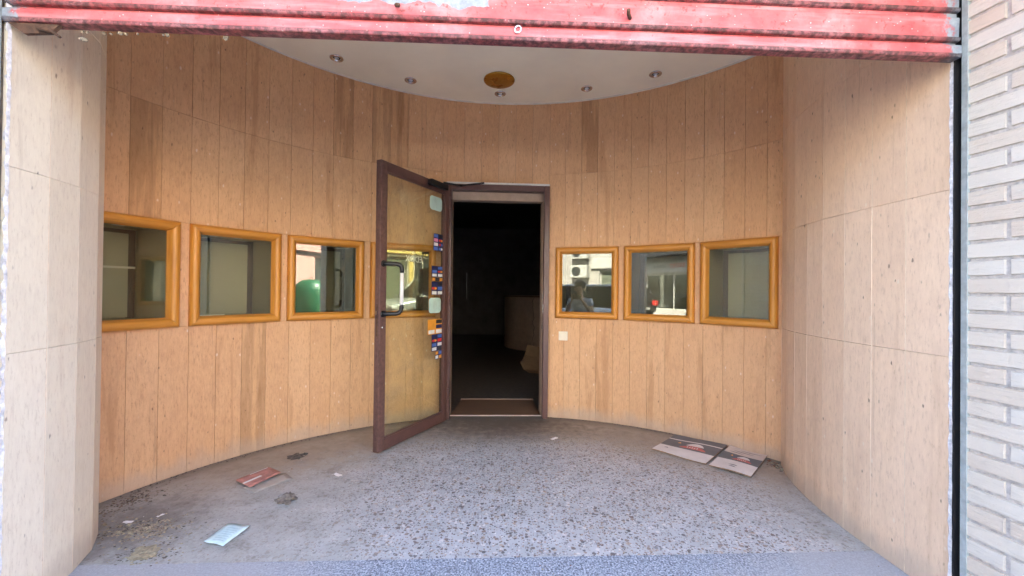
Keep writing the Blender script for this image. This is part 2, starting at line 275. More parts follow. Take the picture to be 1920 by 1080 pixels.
# ------------------------------------------------------------------ mesh helpers
class MB:
    def __init__(s): s.v = []; s.f = []; s.mi = []
    def face(s, pts, mi=0):
        i = len(s.v); s.v += [tuple(p) for p in pts]; s.f.append(tuple(range(i, i + len(pts)))); s.mi.append(mi)
    def box(s, a, b, mi=0, mat=None):
        x0, y0, z0 = a; x1, y1, z1 = b
        c = [(x0, y0, z0), (x1, y0, z0), (x1, y1, z0), (x0, y1, z0), (x0, y0, z1), (x1, y0, z1), (x1, y1, z1), (x0, y1, z1)]
        if mat is not None: c = [tuple(mat @ Vector(p)) for p in c]
        i = len(s.v); s.v += c
        for q in ((0, 3, 2, 1), (4, 5, 6, 7), (0, 1, 5, 4), (1, 2, 6, 5), (2, 3, 7, 6), (3, 0, 4, 7)):
            s.f.append(tuple(i + j for j in q)); s.mi.append(mi)
    def prism(s, poly, z0, z1, mi=0, top=True, bottom=True):   # poly counter-clockwise seen from above
        n = len(poly); i = len(s.v)
        s.v += [(x, y, z0) for x, y in poly] + [(x, y, z1) for x, y in poly]
        for j in range(n): s.f.append((i + j, i + (j + 1) % n, i + n + (j + 1) % n, i + n + j)); s.mi.append(mi)
        if top: s.f.append(tuple(i + n + j for j in range(n))); s.mi.append(mi)
        if bottom: s.f.append(tuple(i + n - 1 - j for j in range(n))); s.mi.append(mi)
    def tube(s, pts, r, seg=10, mi=0, caps=True):
        pts = [Vector(p) for p in pts]; rs = r if isinstance(r, (list, tuple)) else [r] * len(pts)
        i0 = len(s.v)
        up = None
        for k, p in enumerate(pts):
            d = (pts[min(k + 1, len(pts) - 1)] - pts[max(k - 1, 0)]).normalized()
            if up is None: up = Vector((0, 0, 1)) if abs(d.z) < .9 else Vector((1, 0, 0))
            a = d.cross(up).normalized(); b = d.cross(a).normalized(); up = -b if b.dot(up) < 0 else b
            b = a.cross(d)
            for q in range(seg):
                an = 2 * math.pi * q / seg; s.v.append(tuple(p + (a * math.cos(an) + b * math.sin(an)) * rs[k]))
        for k in range(len(pts) - 1):
            for q in range(seg):
                A = i0 + k * seg + q; B = i0 + k * seg + (q + 1) % seg
                s.f.append((A, B, B + seg, A + seg)); s.mi.append(mi)
        if caps:
            s.f.append(tuple(i0 + q for q in range(seg))[::-1]); s.mi.append(mi)
            e = i0 + (len(pts) - 1) * seg; s.f.append(tuple(e + q for q in range(seg))); s.mi.append(mi)
    def lathe(s, prof, seg=24, mi=0, origin=(0, 0, 0)):
        i0 = len(s.v); ox, oy, oz = origin
        for r, z in prof:
            for q in range(seg):
                an = 2 * math.pi * q / seg; s.v.append((ox + r * math.cos(an), oy + r * math.sin(an), oz + z))
        for k in range(len(prof) - 1):
            for q in range(seg):
                A = i0 + k * seg + q; B = i0 + k * seg + (q + 1) % seg
                s.f.append((A, B, B + seg, A + seg)); s.mi.append(mi)
    def mesh(s, name, mats, smooth=False, recalc=True):
        me = bpy.data.meshes.new(name); me.from_pydata(s.v, [], s.f)
        for m in (mats if isinstance(mats, (list, tuple)) else [mats]): me.materials.append(M[m])
        for p, mi in zip(me.polygons, s.mi): p.material_index = mi; p.use_smooth = smooth
        if recalc:
            bm = bmesh.new(); bm.from_mesh(me); bmesh.ops.recalc_face_normals(bm, faces=bm.faces); bm.to_mesh(me); bm.free()
        me.update(); return me
    def build(s, name, mats, parent=None, smooth=False, loc=None, rz=0, bevel=0, recalc=True, weld=False):
        if weld:
            ix = {}; vv = []; mp = []
            for p in s.v:
                k = tuple(round(c, 6) for c in p)
                if k not in ix: ix[k] = len(vv); vv.append(p)
                mp.append(ix[k])
            s.v = vv; s.f = [tuple(mp[i] for i in f) for f in s.f]
        o = put(name, s.mesh(name, mats, smooth, recalc), parent, loc, rz)
        if bevel:
            md = o.modifiers.new('bevel', 'BEVEL'); md.width = bevel; md.segments = 2; md.limit_method = 'ANGLE'; md.angle_limit = R_(40)
        return o
def put(name, me, parent=None, loc=None, rz=0, rot=None):
    o = bpy.data.objects.new(name, me); col.objects.link(o)
    if parent is not None: o.parent = parent
    if loc is not None: o.location = loc
    o.rotation_euler = rot if rot is not None else (0, 0, rz)
    return o
def tag(o, label=None, cat=None, group=None, kind=None):
    if label: o['label'] = label
    if cat: o['category'] = cat
    if group: o['group'] = group
    if kind: o['kind'] = kind
    return o
def thing(name, label, cat, loc=(0, 0, 0), rz=0, group=None):
    return tag(put(name, None, None, loc, rz), label, cat, group, 'thing')
def struct(o): o['kind'] = 'structure'; return o

# ------------------------------------------------------------------ frames of reference
CX, CY, RAD = 0.0, 1.395, 2.226        # the curved back wall of the entrance
ZC = 2.80                              # ceiling
TH = math.atan(.0439)                  # street front is turned a little to the picture plane
F = Vector((math.cos(TH), math.sin(TH))); N = Vector((-math.sin(TH), math.cos(TH))); O = Vector((0, 1.385))
def fp(a, b): q = O + F * a + N * b; return (q.x, q.y)
def frect(a0, a1, b0, b1): return [fp(a0, b0), fp(a1, b0), fp(a1, b1), fp(a0, b1)]
def ring(deg, r=RAD): return (CX + r * math.sin(R_(deg)), CY + r * math.cos(R_(deg)))

# ------------------------------------------------------------------ ground, street
m = MB(); m.face([(-300, -300, -.15), (300, -300, -.15), (300, 300, -.15), (-300, 300, -.15)]); struct(m.build('road', 'asphalt', recalc=False))
def slab(name, poly, z1, mat, z0=-.15):
    m = MB(); m.prism(poly, z0, z1, bottom=False); return struct(m.build(name, mat))
slab('porch_floor', frect(-2.9, 2.9, .32, 2.30), 0, 'terrazzo')
slab('threshold_strip', frect(-2.3, 2.3, -.62, .317), .0, 'granite')
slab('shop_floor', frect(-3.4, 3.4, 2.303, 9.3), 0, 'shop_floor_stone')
slab('pavement', frect(-40, 40, -3.1, -.623), -.005, 'paving')
slab('kerb', frect(-40, 40, -3.25, -3.103), -.01, 'kerb_stone')
slab('far_pavement', frect(-40, 40, -13, -9.4), -.01, 'paving')

# ------------------------------------------------------------------ building body around the entrance
ROOF = 9.2
m = MB()
m.prism(frect(-14, 14, -.62, 9.6), 2.96, ROOF)
m.prism(frect(-2.6, 2.6, -.62, .12), 2.55, 2.957)
m.prism(frect(-14, -2.17, -.62, -.2), -.1, 2.957); m.prism(frect(2.17, 14, -.62, -.2), -.1, 2.957)
struct(m.build('building_shell', 'facade_plaster'))
# rear wall with narrow slits added so the sky shows as thin bright glints
sl = [(-.765, .9, 1.555, .008), (-.375, .95, 1.40, .003)]
m2 = MB(); xs = -3.4
for a, z0, z1, wd in sorted(sl):
    m2.prism(frect(xs, a - wd / 2, 8.95, 9.1), -.1, 2.955)
    m2.prism(frect(a - wd / 2, a + wd / 2, 8.95, 9.1), -.1, z0); m2.prism(frect(a - wd / 2, a + wd / 2, 8.95, 9.1), z1, 2.955)
    xs = a + wd / 2
m2.prism(frect(xs, 3.4, 8.95, 9.1), -.1, 2.955)
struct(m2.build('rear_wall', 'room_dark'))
m = MB()
m.prism(frect(-3.6, -3.4, -.19, 9.3), -.1, 2.955); m.prism(frect(3.4, 3.6, -.19, 9.3), -.1, 2.955)
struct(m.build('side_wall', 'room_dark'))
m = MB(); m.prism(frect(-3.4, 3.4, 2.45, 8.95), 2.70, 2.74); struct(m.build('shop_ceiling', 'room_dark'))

# ------------------------------------------------------------------ curved stone wall
WIN = [(-76.9, -63.07), (-61.7, -48.03), (-46.9, -32.7), (-31.4, -17.4), (9.98, 23.95), (25.14, 39.35), (40.4, 53.6)]
Z1, Z2, Z3 = .883, 1.506, 2.157
DOOR = (-15.2, 8.4); DZ = 2.065
wall = thing('curved_wall', 'curved wall of upright beige stone slabs behind the windows and door', 'wall', (CX, CY, 0))
slab_cache = {}
def slab_mesh(wd, h, mat, th=.02, c=.0010):
    key = (round(wd, 3), round(h, 3), mat)
    if key not in slab_cache:
        m = MB(); x = wd / 2 - .0006; z0 = .0005; z1 = h - .0005
        fr = [(-x + c, 0, z0 + c), (x - c, 0, z0 + c), (x - c, 0, z1 - c), (-x + c, 0, z1 - c)]
        md = [(-x, c, z0), (x, c, z0), (x, c, z1), (-x, c, z1)]
        bk = [(-x, th, z0), (x, th, z0), (x, th, z1), (-x, th, z1)]
        m.face(fr)
        for A, B in ((fr, md), (md, bk)):
            for j in range(4): m.face([A[(j + 1) % 4], A[j], B[j], B[(j + 1) % 4]])
        slab_cache[key] = m.mesh('stone_slab', mat)
    return slab_cache[key]
def add_slab(a0, a1, z0, z1, mat='niche_stone'):
    if a1 - a0 < .05 or z1 - z0 < .005: return
    mid = R_((a0 + a1) / 2); half = R_((a1 - a0) / 2); wd = 2 * RAD * math.sin(half); dist = RAD * math.cos(half) + random.uniform(-.0008, .0012)
    o = put('stone_slab', slab_mesh(wd, z1 - z0, mat), wall, (dist * math.sin(mid), dist * math.cos(mid), z0), -mid)
    o.rotation_euler = (random.uniform(-.0012, .0012), 0, -mid + random.uniform(-.006, .006))
left = [-76.79 + 3.79 * k for k in range(17)]      # joints of the upright slabs, degrees round the curve
left = [a for a in left if a < -15.9] + [DOOR[0]]
right = [8.4 + 3.61 * k for k in range(13)] + [54.6]
over = [DOOR[0] + (DOOR[1] - DOOR[0]) / 6 * k for k in range(7)]
def cut(a0, a1, holes):
    segs = [(a0, a1)]
    for h0, h1 in holes:
        out = []
        for s0, s1 in segs:
            if h1 <= s0 or h0 >= s1: out.append((s0, s1)); continue
            if s0 < h0: out.append((s0, h0))
            if h1 < s1: out.append((h1, s1))
        segs = out
    return segs
STAIN = {(-38.9, 'top'), (15.62, 'top'), (-69.2, 'mid'), (-27.5, 'top'), (-31.3, 'top'), (-54.05, 'low')}
for js in (left, right):
    for a0, a1 in zip(js[:-1], js[1:]):
        def mt(band): return 'niche_stone_stained' if any(abs(a0 - s) < .6 and b == band for s, b in STAIN) else 'niche_stone'
        add_slab(a0, a1, 0, Z1, mt('low'))
        add_slab(a0, a1, Z2, Z3, mt('mid')); add_slab(a0, a1, Z3, ZC, mt('top'))
gaps = [(-63.07, -61.7), (-48.03, -46.9), (-32.7, -31.4), (-17.4, DOOR[0]), (DOOR[1], 9.98), (23.95, 25.14), (39.35, 40.4), (53.6, 54.6)]
for g in gaps: add_slab(g[0], g[1], Z1, Z2)
for a0, a1 in zip(over[:-1], over[1:]): add_slab(a0, a1, DZ, ZC)
# mortar bed behind the slabs with the same openings
m = MB(); rb = RAD + .021; rb2 = RAD + .09
def bedseg(a0, a1, z0, z1):
    n = max(1, int((a1 - a0) / 3 + .5))
    for i in range(n):
        u0 = a0 + (a1 - a0) * i / n; u1 = a0 + (a1 - a0) * (i + 1) / n
        A, B, C, D = [Vector(ring(u, r)) - Vector((CX, CY)) for u, r in ((u0, rb), (u1, rb), (u1, rb2), (u0, rb2))]
        m.prism([A, B, C, D], z0, z1)
for js in ((-85, DOOR[0]), (DOOR[1], 62)):
    bedseg(js[0], js[1], 0, Z1 + .02); bedseg(js[0], js[1], Z2 - .02, ZC + .14)
bedseg(DOOR[0], DOOR[1], DZ + .005, ZC + .14)
for g in [(-85, -76.5)] + gaps + [(54.6, 62)]: bedseg(g[0] - .25, g[1] + .25, Z1 + .021, Z2 - .021)
m.build('mortar_bed', 'grey_mortar', wall)
# bead of filler where wall meets ceiling
m = MB()
for a0 in range(-78, 56, 2):
    A, B, C, D = [Vector(ring(u, r)) - Vector((CX, CY)) for u, r in ((a0, RAD - .008), (a0 + 2, RAD - .008), (a0 + 2, RAD + .015), (a0, RAD + .015))]
    m.prism([A, B, C, D], ZC - .010, ZC + .002)
m.build('filler_bead', 'caulk', wall)

# ------------------------------------------------------------------ rounded stone piers
def pier(name, label, poly, flip, mat='pier_stone', zs=(0, Z1 + .012, Z2 + .002, Z3, ZC)):
    t = thing(name, label, 'pier', (poly[0][0], poly[0][1], 0)); ox, oy = poly[0]
    for (x0, y0), (x1, y1) in zip(poly[:-1], poly[1:]):
        d = Vector((x1 - x0, y1 - y0)); L = d.length
        ang = math.atan2(d.y, d.x) + (0 if not flip else math.pi)
        for z0, z1 in zip(zs[:-1], zs[1:]):
            o = put('stone_slab', slab_mesh(L, z1 - z0, mat), t, ((x0 + x1) / 2 - ox, (y0 + y1) / 2 - oy, z0), ang)
            o.rotation_euler = (random.uniform(-.001, .001), 0, ang + random.uniform(-.004, .004))
    for i, (x, y) in enumerate(poly[1:-1], 1):
        d = Vector((poly[i + 1][0] - poly[i - 1][0], poly[i + 1][1] - poly[i - 1][1])); ang = math.atan2(d.y, d.x) + (math.pi if flip else 0)
        m = MB(); m.box((-.0017, .0004, 0), (.0017, .012, ZC)); m.build('joint_filler', 'pale_grout', t, loc=(x - ox, y - oy, 0), rz=ang)
    return t
RP = [(1.600, 1.478), (1.596, 1.638), (1.594, 1.79), (1.597, 1.94), (1.609, 2.09), (1.633, 2.235), (1.666, 2.378), (1.712, 2.515), (1.772, 2.65), (1.835, 2.74)]
LP = [(-1.642, 1.312), (-1.668, 1.452), (-1.707, 1.587), (-1.771, 1.722), (-1.86, 1.835), (-1.97, 1.93), (-2.15, 2.03)]
# slab front must look into the entrance: local -y
rp = pier('stone_pier', 'rounded beige stone pier at the right between window and brick wall', RP, True)
lp = pier('stone_pier', 'pale rounded stone pier at the left edge of the entrance', LP, False, 'pier_stone_lit')
def pier_bed(t, poly, off):
    m = MB(); ox, oy = poly[0]
    nrm = []
    for i, p in enumerate(poly):
        a = Vector(poly[max(0, i - 1)]); b = Vector(poly[min(len(poly) - 1, i + 1)]); d = (b - a).normalized(); nrm.append(Vector((-d.y, d.x)) * off)
    for i in range(len(poly) - 1):
        p0 = Vector(poly[i]); p1 = Vector(poly[i + 1]); k = .0215 / abs(off); ins = Vector((ox, oy))
        q = [p0 + nrm[i] * k - ins, p1 + nrm[i + 1] * k - ins, p1 + nrm[i + 1] - ins, p0 + nrm[i] - ins]
        m.prism(q, 0, ZC + .15)
    m.build('mortar_bed', 'grey_mortar', t)
pier_bed(rp, RP, -.07); pier_bed(lp, LP, .07)
def rough_edge(t, x, y, dx, dy, ox, oy):    # broken plaster edge next to the shutter rail
    m = MB(); n = 130; rnd = random.Random(5)
    L = [[], []]
    for i in range(n + 1):
        z = 2.6 * i / n
        for j in (0, 1):
            jit = rnd.uniform(-.0035, .0035)
            L[j].append((x - ox + dx * (j * .012) + (jit if j else 0) * .6, y - oy + dy * .012 * j + jit * .8, z))
    bk = [[(p[0] + (.02 if x > 0 else -.02), p[1], p[2]) for p in l] for l in L]
    for i in range(n):
        m.face([L[0][i], L[1][i], L[1][i + 1], L[0][i + 1]])
        m.face([L[0][i], bk[0][i], bk[0][i + 1], L[0][i + 1]])
    m.build('plaster_edge', 'plaster_edge', t)
rough_edge(rp, 1.598, 1.4765, 0, -1, *RP[0]); rough_edge(lp, -1.640, 1.311, 0, -1, *LP[0])

# ------------------------------------------------------------------ brick walls beside the shutter
def brick_wall(label, A, d, fdir, side, depth=.65):
    # A: start at the shutter rail, d: direction out towards the street, fdir: along the street front away from the entrance
    t = thing('brick_wall', label, 'wall', (A[0], A[1], 0))
    d = Vector(d).normalized(); fdir = Vector(fdir)
    nrm = Vector((-d.y, d.x)) * 1.0
    if nrm.dot(fdir) > 0: nrm = -nrm            # towards the opening
    B = d * depth; core = [Vector((0, 0)) - nrm * .001, B - nrm * .001 - d * .001, B - d * .001 + fdir * .52, fdir * .55]
    m = MB(); m.prism(core, 0, 2.547); m.build('mortar_core', 'mortar', t)
    course = .0605; z = 1.1844 % (2 * course) - 2 * course     # bottom of a header course
    cache = {}
    def bmesh_(L):
        k = round(L, 3)
        if k not in cache:
            vs_ = []
            for v in range(3):
                m = MB(); c = .003; x = L / 2; h = course - .0085
                rn = random.Random(int(k * 1000) + v)
                j = lambda: rn.uniform(-.0013, .0013)
                fr = [(-x + c + j(), j(), c + j()), (0 + j(), j() - .0007, c + j()), (x - c + j(), j(), c + j()), (x - c + j(), j(), h - c + j()), (0 + j(), j() - .0007, h - c + j()), (-x + c + j(), j(), h - c + j())]
                bk = [(-x, .012, 0), (0, .012, 0), (x, .012, 0), (x, .012, h), (0, .012, h), (-x, .012, h)]
                m.face(fr)
                for q in range(6): m.face([fr[q], fr[(q + 1) % 6], bk[(q + 1) % 6], bk[q]])
                vs_.append(m.mesh('brick', 'brick'))
            cache[k] = vs_
        return random.choice(cache[k])
    i = 0
    while z < 2.5:
        hdr = i % 2 == 0
        if z > -.02:
            for face in (0, 1):
                s = 0.0; tot = depth if face == 0 else .52; first = True
                while s < tot - .02:
                    L = (.105 if (hdr if face == 0 else not hdr) else .225) if first else (.225)
                    L = min(L, tot - s)
                    if L > .03:
                        if face == 0:
                            p = d * (s + L / 2) + nrm * .0065; ang = math.atan2(d.y, d.x)
                            if Vector((-math.sin(ang), math.cos(ang))).dot(nrm) > 0: ang += math.pi
                        else:
                            p = B + fdir * (s + L / 2) + d * .0065; ang = math.atan2(fdir.y, fdir.x)
                            if Vector((-math.sin(ang), math.cos(ang))).dot(d) > 0: ang += math.pi
                        o = put('brick', bmesh_(L), t, (p.x, p.y, z + .005 + random.uniform(-.0008, .0008)), ang)
                        o.rotation_euler = (random.uniform(-.006, .006), random.uniform(-.003, .003), ang + random.uniform(-.004, .004))
                    s += L + .0105; first = False
        z += course; i += 1
    return t
brick_wall('light grey brick wall at the right edge beside the shutter rail', (1.606, 1.428), (.165, -1), F, 1)
brick_wall('light grey brick wall left of the pale pier, seen in the window reflections', (-1.652, 1.268), (-.0737, -1), -F, -1)

# ------------------------------------------------------------------ ceiling, its lamps
m = MB(); m.prism(frect(-2.9, 2.9, .13, 2.42), ZC, ZC + .04); struct(m.build('ceiling', 'ceiling_paint'))
spot_l = ['recessed ceiling spotlight nearest the left wall', 'recessed ceiling spotlight second from the left', 'recessed ceiling spotlight just behind the brass disc',
          'recessed ceiling spotlight second from the right', 'recessed ceiling spotlight nearest the right wall']
for (x, y), lb in zip(((-1.295, 2.928), (-.832, 3.23), (-.119, 3.433), (.599, 3.327), (1.085, 3.095)), spot_l):
    t = thing('ceiling_spotlight', lb, 'spotlight', (x, y, ZC), 0, 'recessed spotlights in the porch ceiling')
    m = MB(); m.lathe([(.048, -.0005), (.048, -.005), (.044, -.008), (.036, -.007), (.033, -.003), (.0335, -.0008)], 28); m.build('trim_ring', 'chrome', t, True)
    m = MB(); m.lathe([(.0325, -.0008), (.0315, -.004), (.026, -.005), (.025, -.0015)], 28); m.build('tilt_ring', 'chrome', t, True)
    m = MB(); m.lathe([(.0245, -.0008), (.0243, -.0018), (.0, -.0018)], 24); m.build('shadow_gap', 'slot_dark', t)
    m = MB(); m.lathe([(.017, -.0019), (.016, -.004), (.010, -.0075), (0, -.009)], 20); m.build('bulb', 'bulb_glass', t, True)
t = thing('ceiling_disc', 'round brass disc on the cream ceiling above the door', 'disc', (-.120, 3.207, ZC))
m = MB(); m.lathe([(.122, -.0005), (.124, -.006), (.121, -.012), (.115, -.014), (.06, -.0165), (0, -.018)], 48); m.build('disc_plate', 'brass', t, True)

# ------------------------------------------------------------------ roller shutter
sh = thing('roller_shutter', 'half-open faded red metal roller shutter hanging across the top', 'shutter', (O.x, O.y, 0), TH)
SA0, SA1 = -1.650, 1.594; SW = SA1 - SA0; SMX = (SA0 + SA1) / 2
def extrude(prof, x0, x1, nx=1):
    m = MB(); n = len(prof)
    for i in range(nx):
        a = x0 + (x1 - x0) * i / nx; b = x0 + (x1 - x0) * (i + 1) / nx
        for j in range(n - 1):
            m.face([(a, prof[j][0], prof[j][1]), (b, prof[j][0], prof[j][1]), (b, prof[j + 1][0], prof[j + 1][1]), (a, prof[j + 1][0], prof[j + 1][1])])
    m.face([(x0, y, z) for y, z in prof]); m.face([(x1, y, z) for y, z in prof][::-1])
    return m
bar = extrude([(.016, 0), (-.020, 0), (-.0225, .003), (-.0225, .040), (-.020, .0435), (-.006, .046), (-.001, .046), (-.001, .072), (.016, .072), (.016, 0)], SA0, SA1)
bar.build('bottom_bar', 'shutter_paint', sh, loc=(0, 0, 1.970))
sprof = [(.004, .0), (-.006, -.002), (-.015, .000), (-.0185, .005), (-.0180, .0115), (-.0125, .0145), (-.0118, .018), (-.0145, .080), (-.0125, .085), (-.005, .088), (-.004, .108), (.004, .108), (.004, 0)]
slat_a = extrude(sprof, SA0, SA1).mesh('slat', 'shutter_paint'); slat_b = extrude(sprof, SA0, SA1).mesh('slat', 'shutter_peeling')
for i in range(5): put('slat', slat_b if i == 0 else slat_a, sh, (0, 0, 2.032 + .106 * i))
def rail(sx):
    m = MB(); s = 1 if sx > 0 else -1; x = sx
    def bx(x0, x1, y0, y1, mi): m.box((min(x0, x1), y0, .0), (max(x0, x1), y1, 2.547), mi)
    bx(x + s * .075, x + s * .080, -.028, .030, 1)             # web at the bottom of the slot
    bx(x + s * .001, x + s * .075, .004, .0085, 1)             # inner flange
    bx(x - s * .001, x + s * .075, -.037, -.0185, 0)           # outer flange
    m.build('guide_rail', ['galvanised', 'slot_dark'], sh)
rail(1.598); rail(-1.655)
m = MB(); m.tube([(0, -.012, .006), (0, -.034, .0), (.004, -.05, -.004)], .0065, 10); pin = m.mesh('pin', 'rust', True)
put('pin', pin, sh, (-.405, -.006, 2.072), rot=(.3, 0, .35)); put('pin', pin, sh, (.402, -.006, 2.055), rot=(-.35, 0, -.55))
m = MB(); m.tube([(.010 * math.cos(a), -.03, .013 * math.sin(a)) for a in [math.pi * 2 * i / 14 for i in range(15)]], .0035, 8, caps=False)
put('ring', m.mesh('ring', 'steel', True), sh, (.003, .004, 2.004), rot=(0, .6, .2))
# rusty lug under the left end, crumbs of old filler under the edge
m = MB(); m.face([(0, 0, 0), (.16, .0, -.002), (.13, .0, -.03), (.05, 0, -.035)]); m.face([(0, .012, 0), (.05, .012, -.035), (.13, .012, -.03), (.16, .012, -.002)])
for a, b in (((0, 0), (.05, -.035)), ((.05, -.035), (.13, -.03)), ((.13, -.03), (.16, -.002))): m.face([(a[0], 0, a[1]), (b[0], 0, b[1]), (b[0], .012, b[1]), (a[0], .012, a[1])])
m.tube([(.10, -.004, -.02), (.145, -.01, -.028), (.175, -.012, -.05)], [.007, .006, .004], 8)
m.build('rusty_lug', 'rust', sh, loc=(-1.64, -.015, 1.969))
def blob(name, mat, size, parent, loc, seed, sub=2, flat=1.0, amp=.45, fr=2.2):
    bm = bmesh.new(); bmesh.ops.create_icosphere(bm, subdivisions=sub, radius=1)
    for v in bm.verts:
        n = mnoise.noise(v.co * fr + Vector((seed * 7.1, seed * 3.3, 0))); v.co *= 1 + amp * n; v.co.z *= flat; v.co *= size
    me = bpy.data.meshes.new(name); bm.to_mesh(me); bm.free(); me.materials.append(M[mat])
    return put(name, me, parent, loc, seed)
for i, (px, sz) in enumerate(((250, .007), (262, .009), (255, .008), (160, .006), (170, .005), (200, .008), (212, .006), (228, .009), (238, .006), (259, .005), (305, .006), (313, .008), (418, .010), (421, .006))):
    a = (px - 960) / 757.3 * 1.36
    dz = .028 if i in (0, 1, 2) else .004
    if i in (0, 1, 2): a = -1.44 + i * .008
    blob('filler_crumb', 'crumb', sz * .72, sh, (a, .012, 1.968 - dz - random.random() * .005), i + 1, 2)

# ------------------------------------------------------------------ display windows
rail_cache = {}
def frame_rail(L, fw=.058):
    k = round(L, 3)
    if k not in rail_cache:
        prof = [(0, .016), (0, -.010), (.003, -.019), (.010, -.027), (.019, -.031), (.029, -.031), (.039, -.027), (.047, -.018), (.0525, -.006), (.0545, .004), (.058, .006), (.058, .018)]
        m = MB()
        for (t0, y0), (t1, y1) in zip(prof[:-1], prof[1:]):
            m.face([(-L / 2 + t0, y0, -t0), (-L / 2 + t1, y1, -t1), (L / 2 - t1, y1, -t1), (L / 2 - t0, y0, -t0)])
        me = m.mesh('frame_rail', 'honey_wood', True, recalc=False)
        bm = bmesh.new(); bm.from_mesh(me); bmesh.ops.remove_doubles(bm, verts=bm.verts, dist=1e-5); bmesh.ops.recalc_face_normals(bm, faces=bm.faces)
        if sum(f.normal.y for f in bm.faces) > 0: bmesh.ops.reverse_faces(bm, faces=bm.faces)
        bm.to_mesh(me); bm.free()
        rail_cache[k] = me
    return rail_cache[k]
wlab = ['wood-framed display window half hidden behind the pale left pier', 'wood-framed empty display window second from the left with a small strip inside',
        'wood-framed display window third from the left, just left of the open door', 'wood-framed display window seen through the glass of the open door',
        'wood-framed display window right of the doorway above the light switch', 'wood-framed display window in the middle of the three right of the door', 'wood-framed empty display window at far right beside the rounded pier']
def display(i, a0, a1):
    mid = R_((a0 + a1) / 2); half = R_((a1 - a0) / 2); wd = 2 * RAD * math.sin(half); dist = RAD * math.cos(half) - .001
    h = Z2 - Z1
    t = thing('display_window', wlab[i], 'window', (CX + dist * math.sin(mid), CY + dist * math.cos(mid), Z1), -mid, 'display windows set into the curved wall')
    for L, loc, ry in ((wd, (0, 0, h), 0), (wd, (0, 0, 0), math.pi), (h, (-wd / 2, 0, h / 2), -math.pi / 2), (h, (wd / 2, 0, h / 2), math.pi / 2)):
        put('frame_rail', frame_rail(L - .0012), t, loc, rot=(0, ry, 0))
    x = wd / 2 - .052; z0 = .052; z1 = h - .052
    m = MB(); m.box((-x, .008, z0), (x, .014, z1)); m.build('pane', 'window_glass', t)
    dp = .34; X = x + .012; zb = z0 - .012; zt = z1 + .012
    m = MB()
    m.box((-X - .012, .022, zb - .012), (X + .012, dp, zb)); m.box((-X - .012, .022, zt), (X + .012, dp, zt + .012))
    m.box((-X - .012, .022, zb), (-X, dp, zt)); m.box((X, .022, zb), (X + .012, dp, zt)); m.box((-X - .012, dp, zb - .012), (X + .012, dp + .012, zt + .012))
    dk = '_dark' if i in (2, 3, 4, 5) else ''; m.build('case_lining', 'case_lining' + dk, t)  # darker copies: dim case interior put into colour so reflections stand out
    s = 1 if mid < 0 else -1
    gx = X - .05
    m = MB()
    pa, pb = (-X + .004, gx) if s > 0 else (-gx, X - .004)
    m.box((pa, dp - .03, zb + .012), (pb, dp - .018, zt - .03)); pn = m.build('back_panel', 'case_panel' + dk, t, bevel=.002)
    m = MB(); q = (gx + .004, X - .004) if s > 0 else (-X + .004, -gx - .004)
    m.box((q[0], dp - .006, zb + .004), (q[1], dp - .002, zt - .004)); m.box((-X + .004, dp - .006, zt - .028), (X - .004, dp - .0025, zt - .005)); m.build('panel_gap', 'case_gap', t)
    m = MB(); m.box((-X + .002, .03, zb), (X - .05 * (1 if s > 0 else -1) * 0 - .002, .055, zb + .010)); m.build('ledge_strip', 'ledge_strip', t)
    for lx in (-.09, .06):
        m = MB(); m.lathe([(.028, 0), (.028, -.004), (.02, -.006), (0, -.006)], 16); m.build('case_lamp', 'head_lamp', t, loc=(lx, .17, zt))
    if i == 1:
        m = MB(); m.box((-X + .004, .06, zb + .001), (-X + .17, .075, zb + .022), 0)
        for q in range(9): m.box((-X + .012 + q * .017, .058, zb + .006), (-X + .020 + q * .017, .0602, zb + .014), 1)
        m.build('price_strip', ['ledge_strip', 'case_gap'], t)
    if i == 0:
        m = MB(); m.box((-X + .01, .2, zb + .30), (X - .07, .204, zb + .312)); m.build('shelf_edge', 'ledge_strip', t)
for i, (a0, a1) in enumerate(WIN): display(i, a0, a1)

# ------------------------------------------------------------------ light switch
a = 11.86; t = thing('light_switch', 'small square cream light switch right of the doorway', 'switch', (*ring(a, RAD - .003), .686), -R_(a))
m = MB(); m.box((-.040, -.008, 0), (.040, .002, .080)); m.build('cover_plate', 'switch_plastic', t, bevel=.004)
m = MB(); m.box((-.024, -.013, .014), (.024, -.0085, .066)); m.build('rocker', 'switch_plastic', t, bevel=.002)

# ------------------------------------------------------------------ door frame
dl, dr = ring(DOOR[0], RAD), ring(DOOR[1], RAD)
dvec = Vector((dr[0] - dl[0], dr[1] - dl[1])); DW = dvec.length; drz = math.atan2(dvec.y, dvec.x)
t = thing('door_frame', 'brown metal frame around the dark open doorway', 'door frame', (dl[0], dl[1], 0), drz)
def jamb(x0, x1, s):
    m = MB(); m.box((x0, -.045, 0), (x1, .015, 2.045)); m.box((x0 + (.0 if s < 0 else .012), .0152, 0), (x1 - (.012 if s < 0 else 0), .06, 2.045))
    return m.build('jamb', 'brown_metal', t, bevel=.003)
jamb(.003, .05, -1); jamb(DW - .05, DW - .003, 1)
m = MB(); m.box((.0505, -.044, 1.995), (DW - .0505, .014, 2.044)); m.box((.0505, .0142, 2.0), (DW - .0505, .058, 2.044)); m.build('head', 'brown_metal', t, bevel=.003)
m = MB(); m.box((.003, -.050, 2.046), (DW - .003, .02, 2.062)); m.build('drip_strip', 'caulk', t, bevel=.003)
m = MB(); m.box((.02, .062, 1.93), (DW - .02, .16, 2.044)); m.build('lintel_lining', 'tan_paint', t)
m = MB(); m.box((DW - .052, .062, 0), (DW - .012, .20, 1.928)); m.build('reveal_lining', 'tan_paint', t)
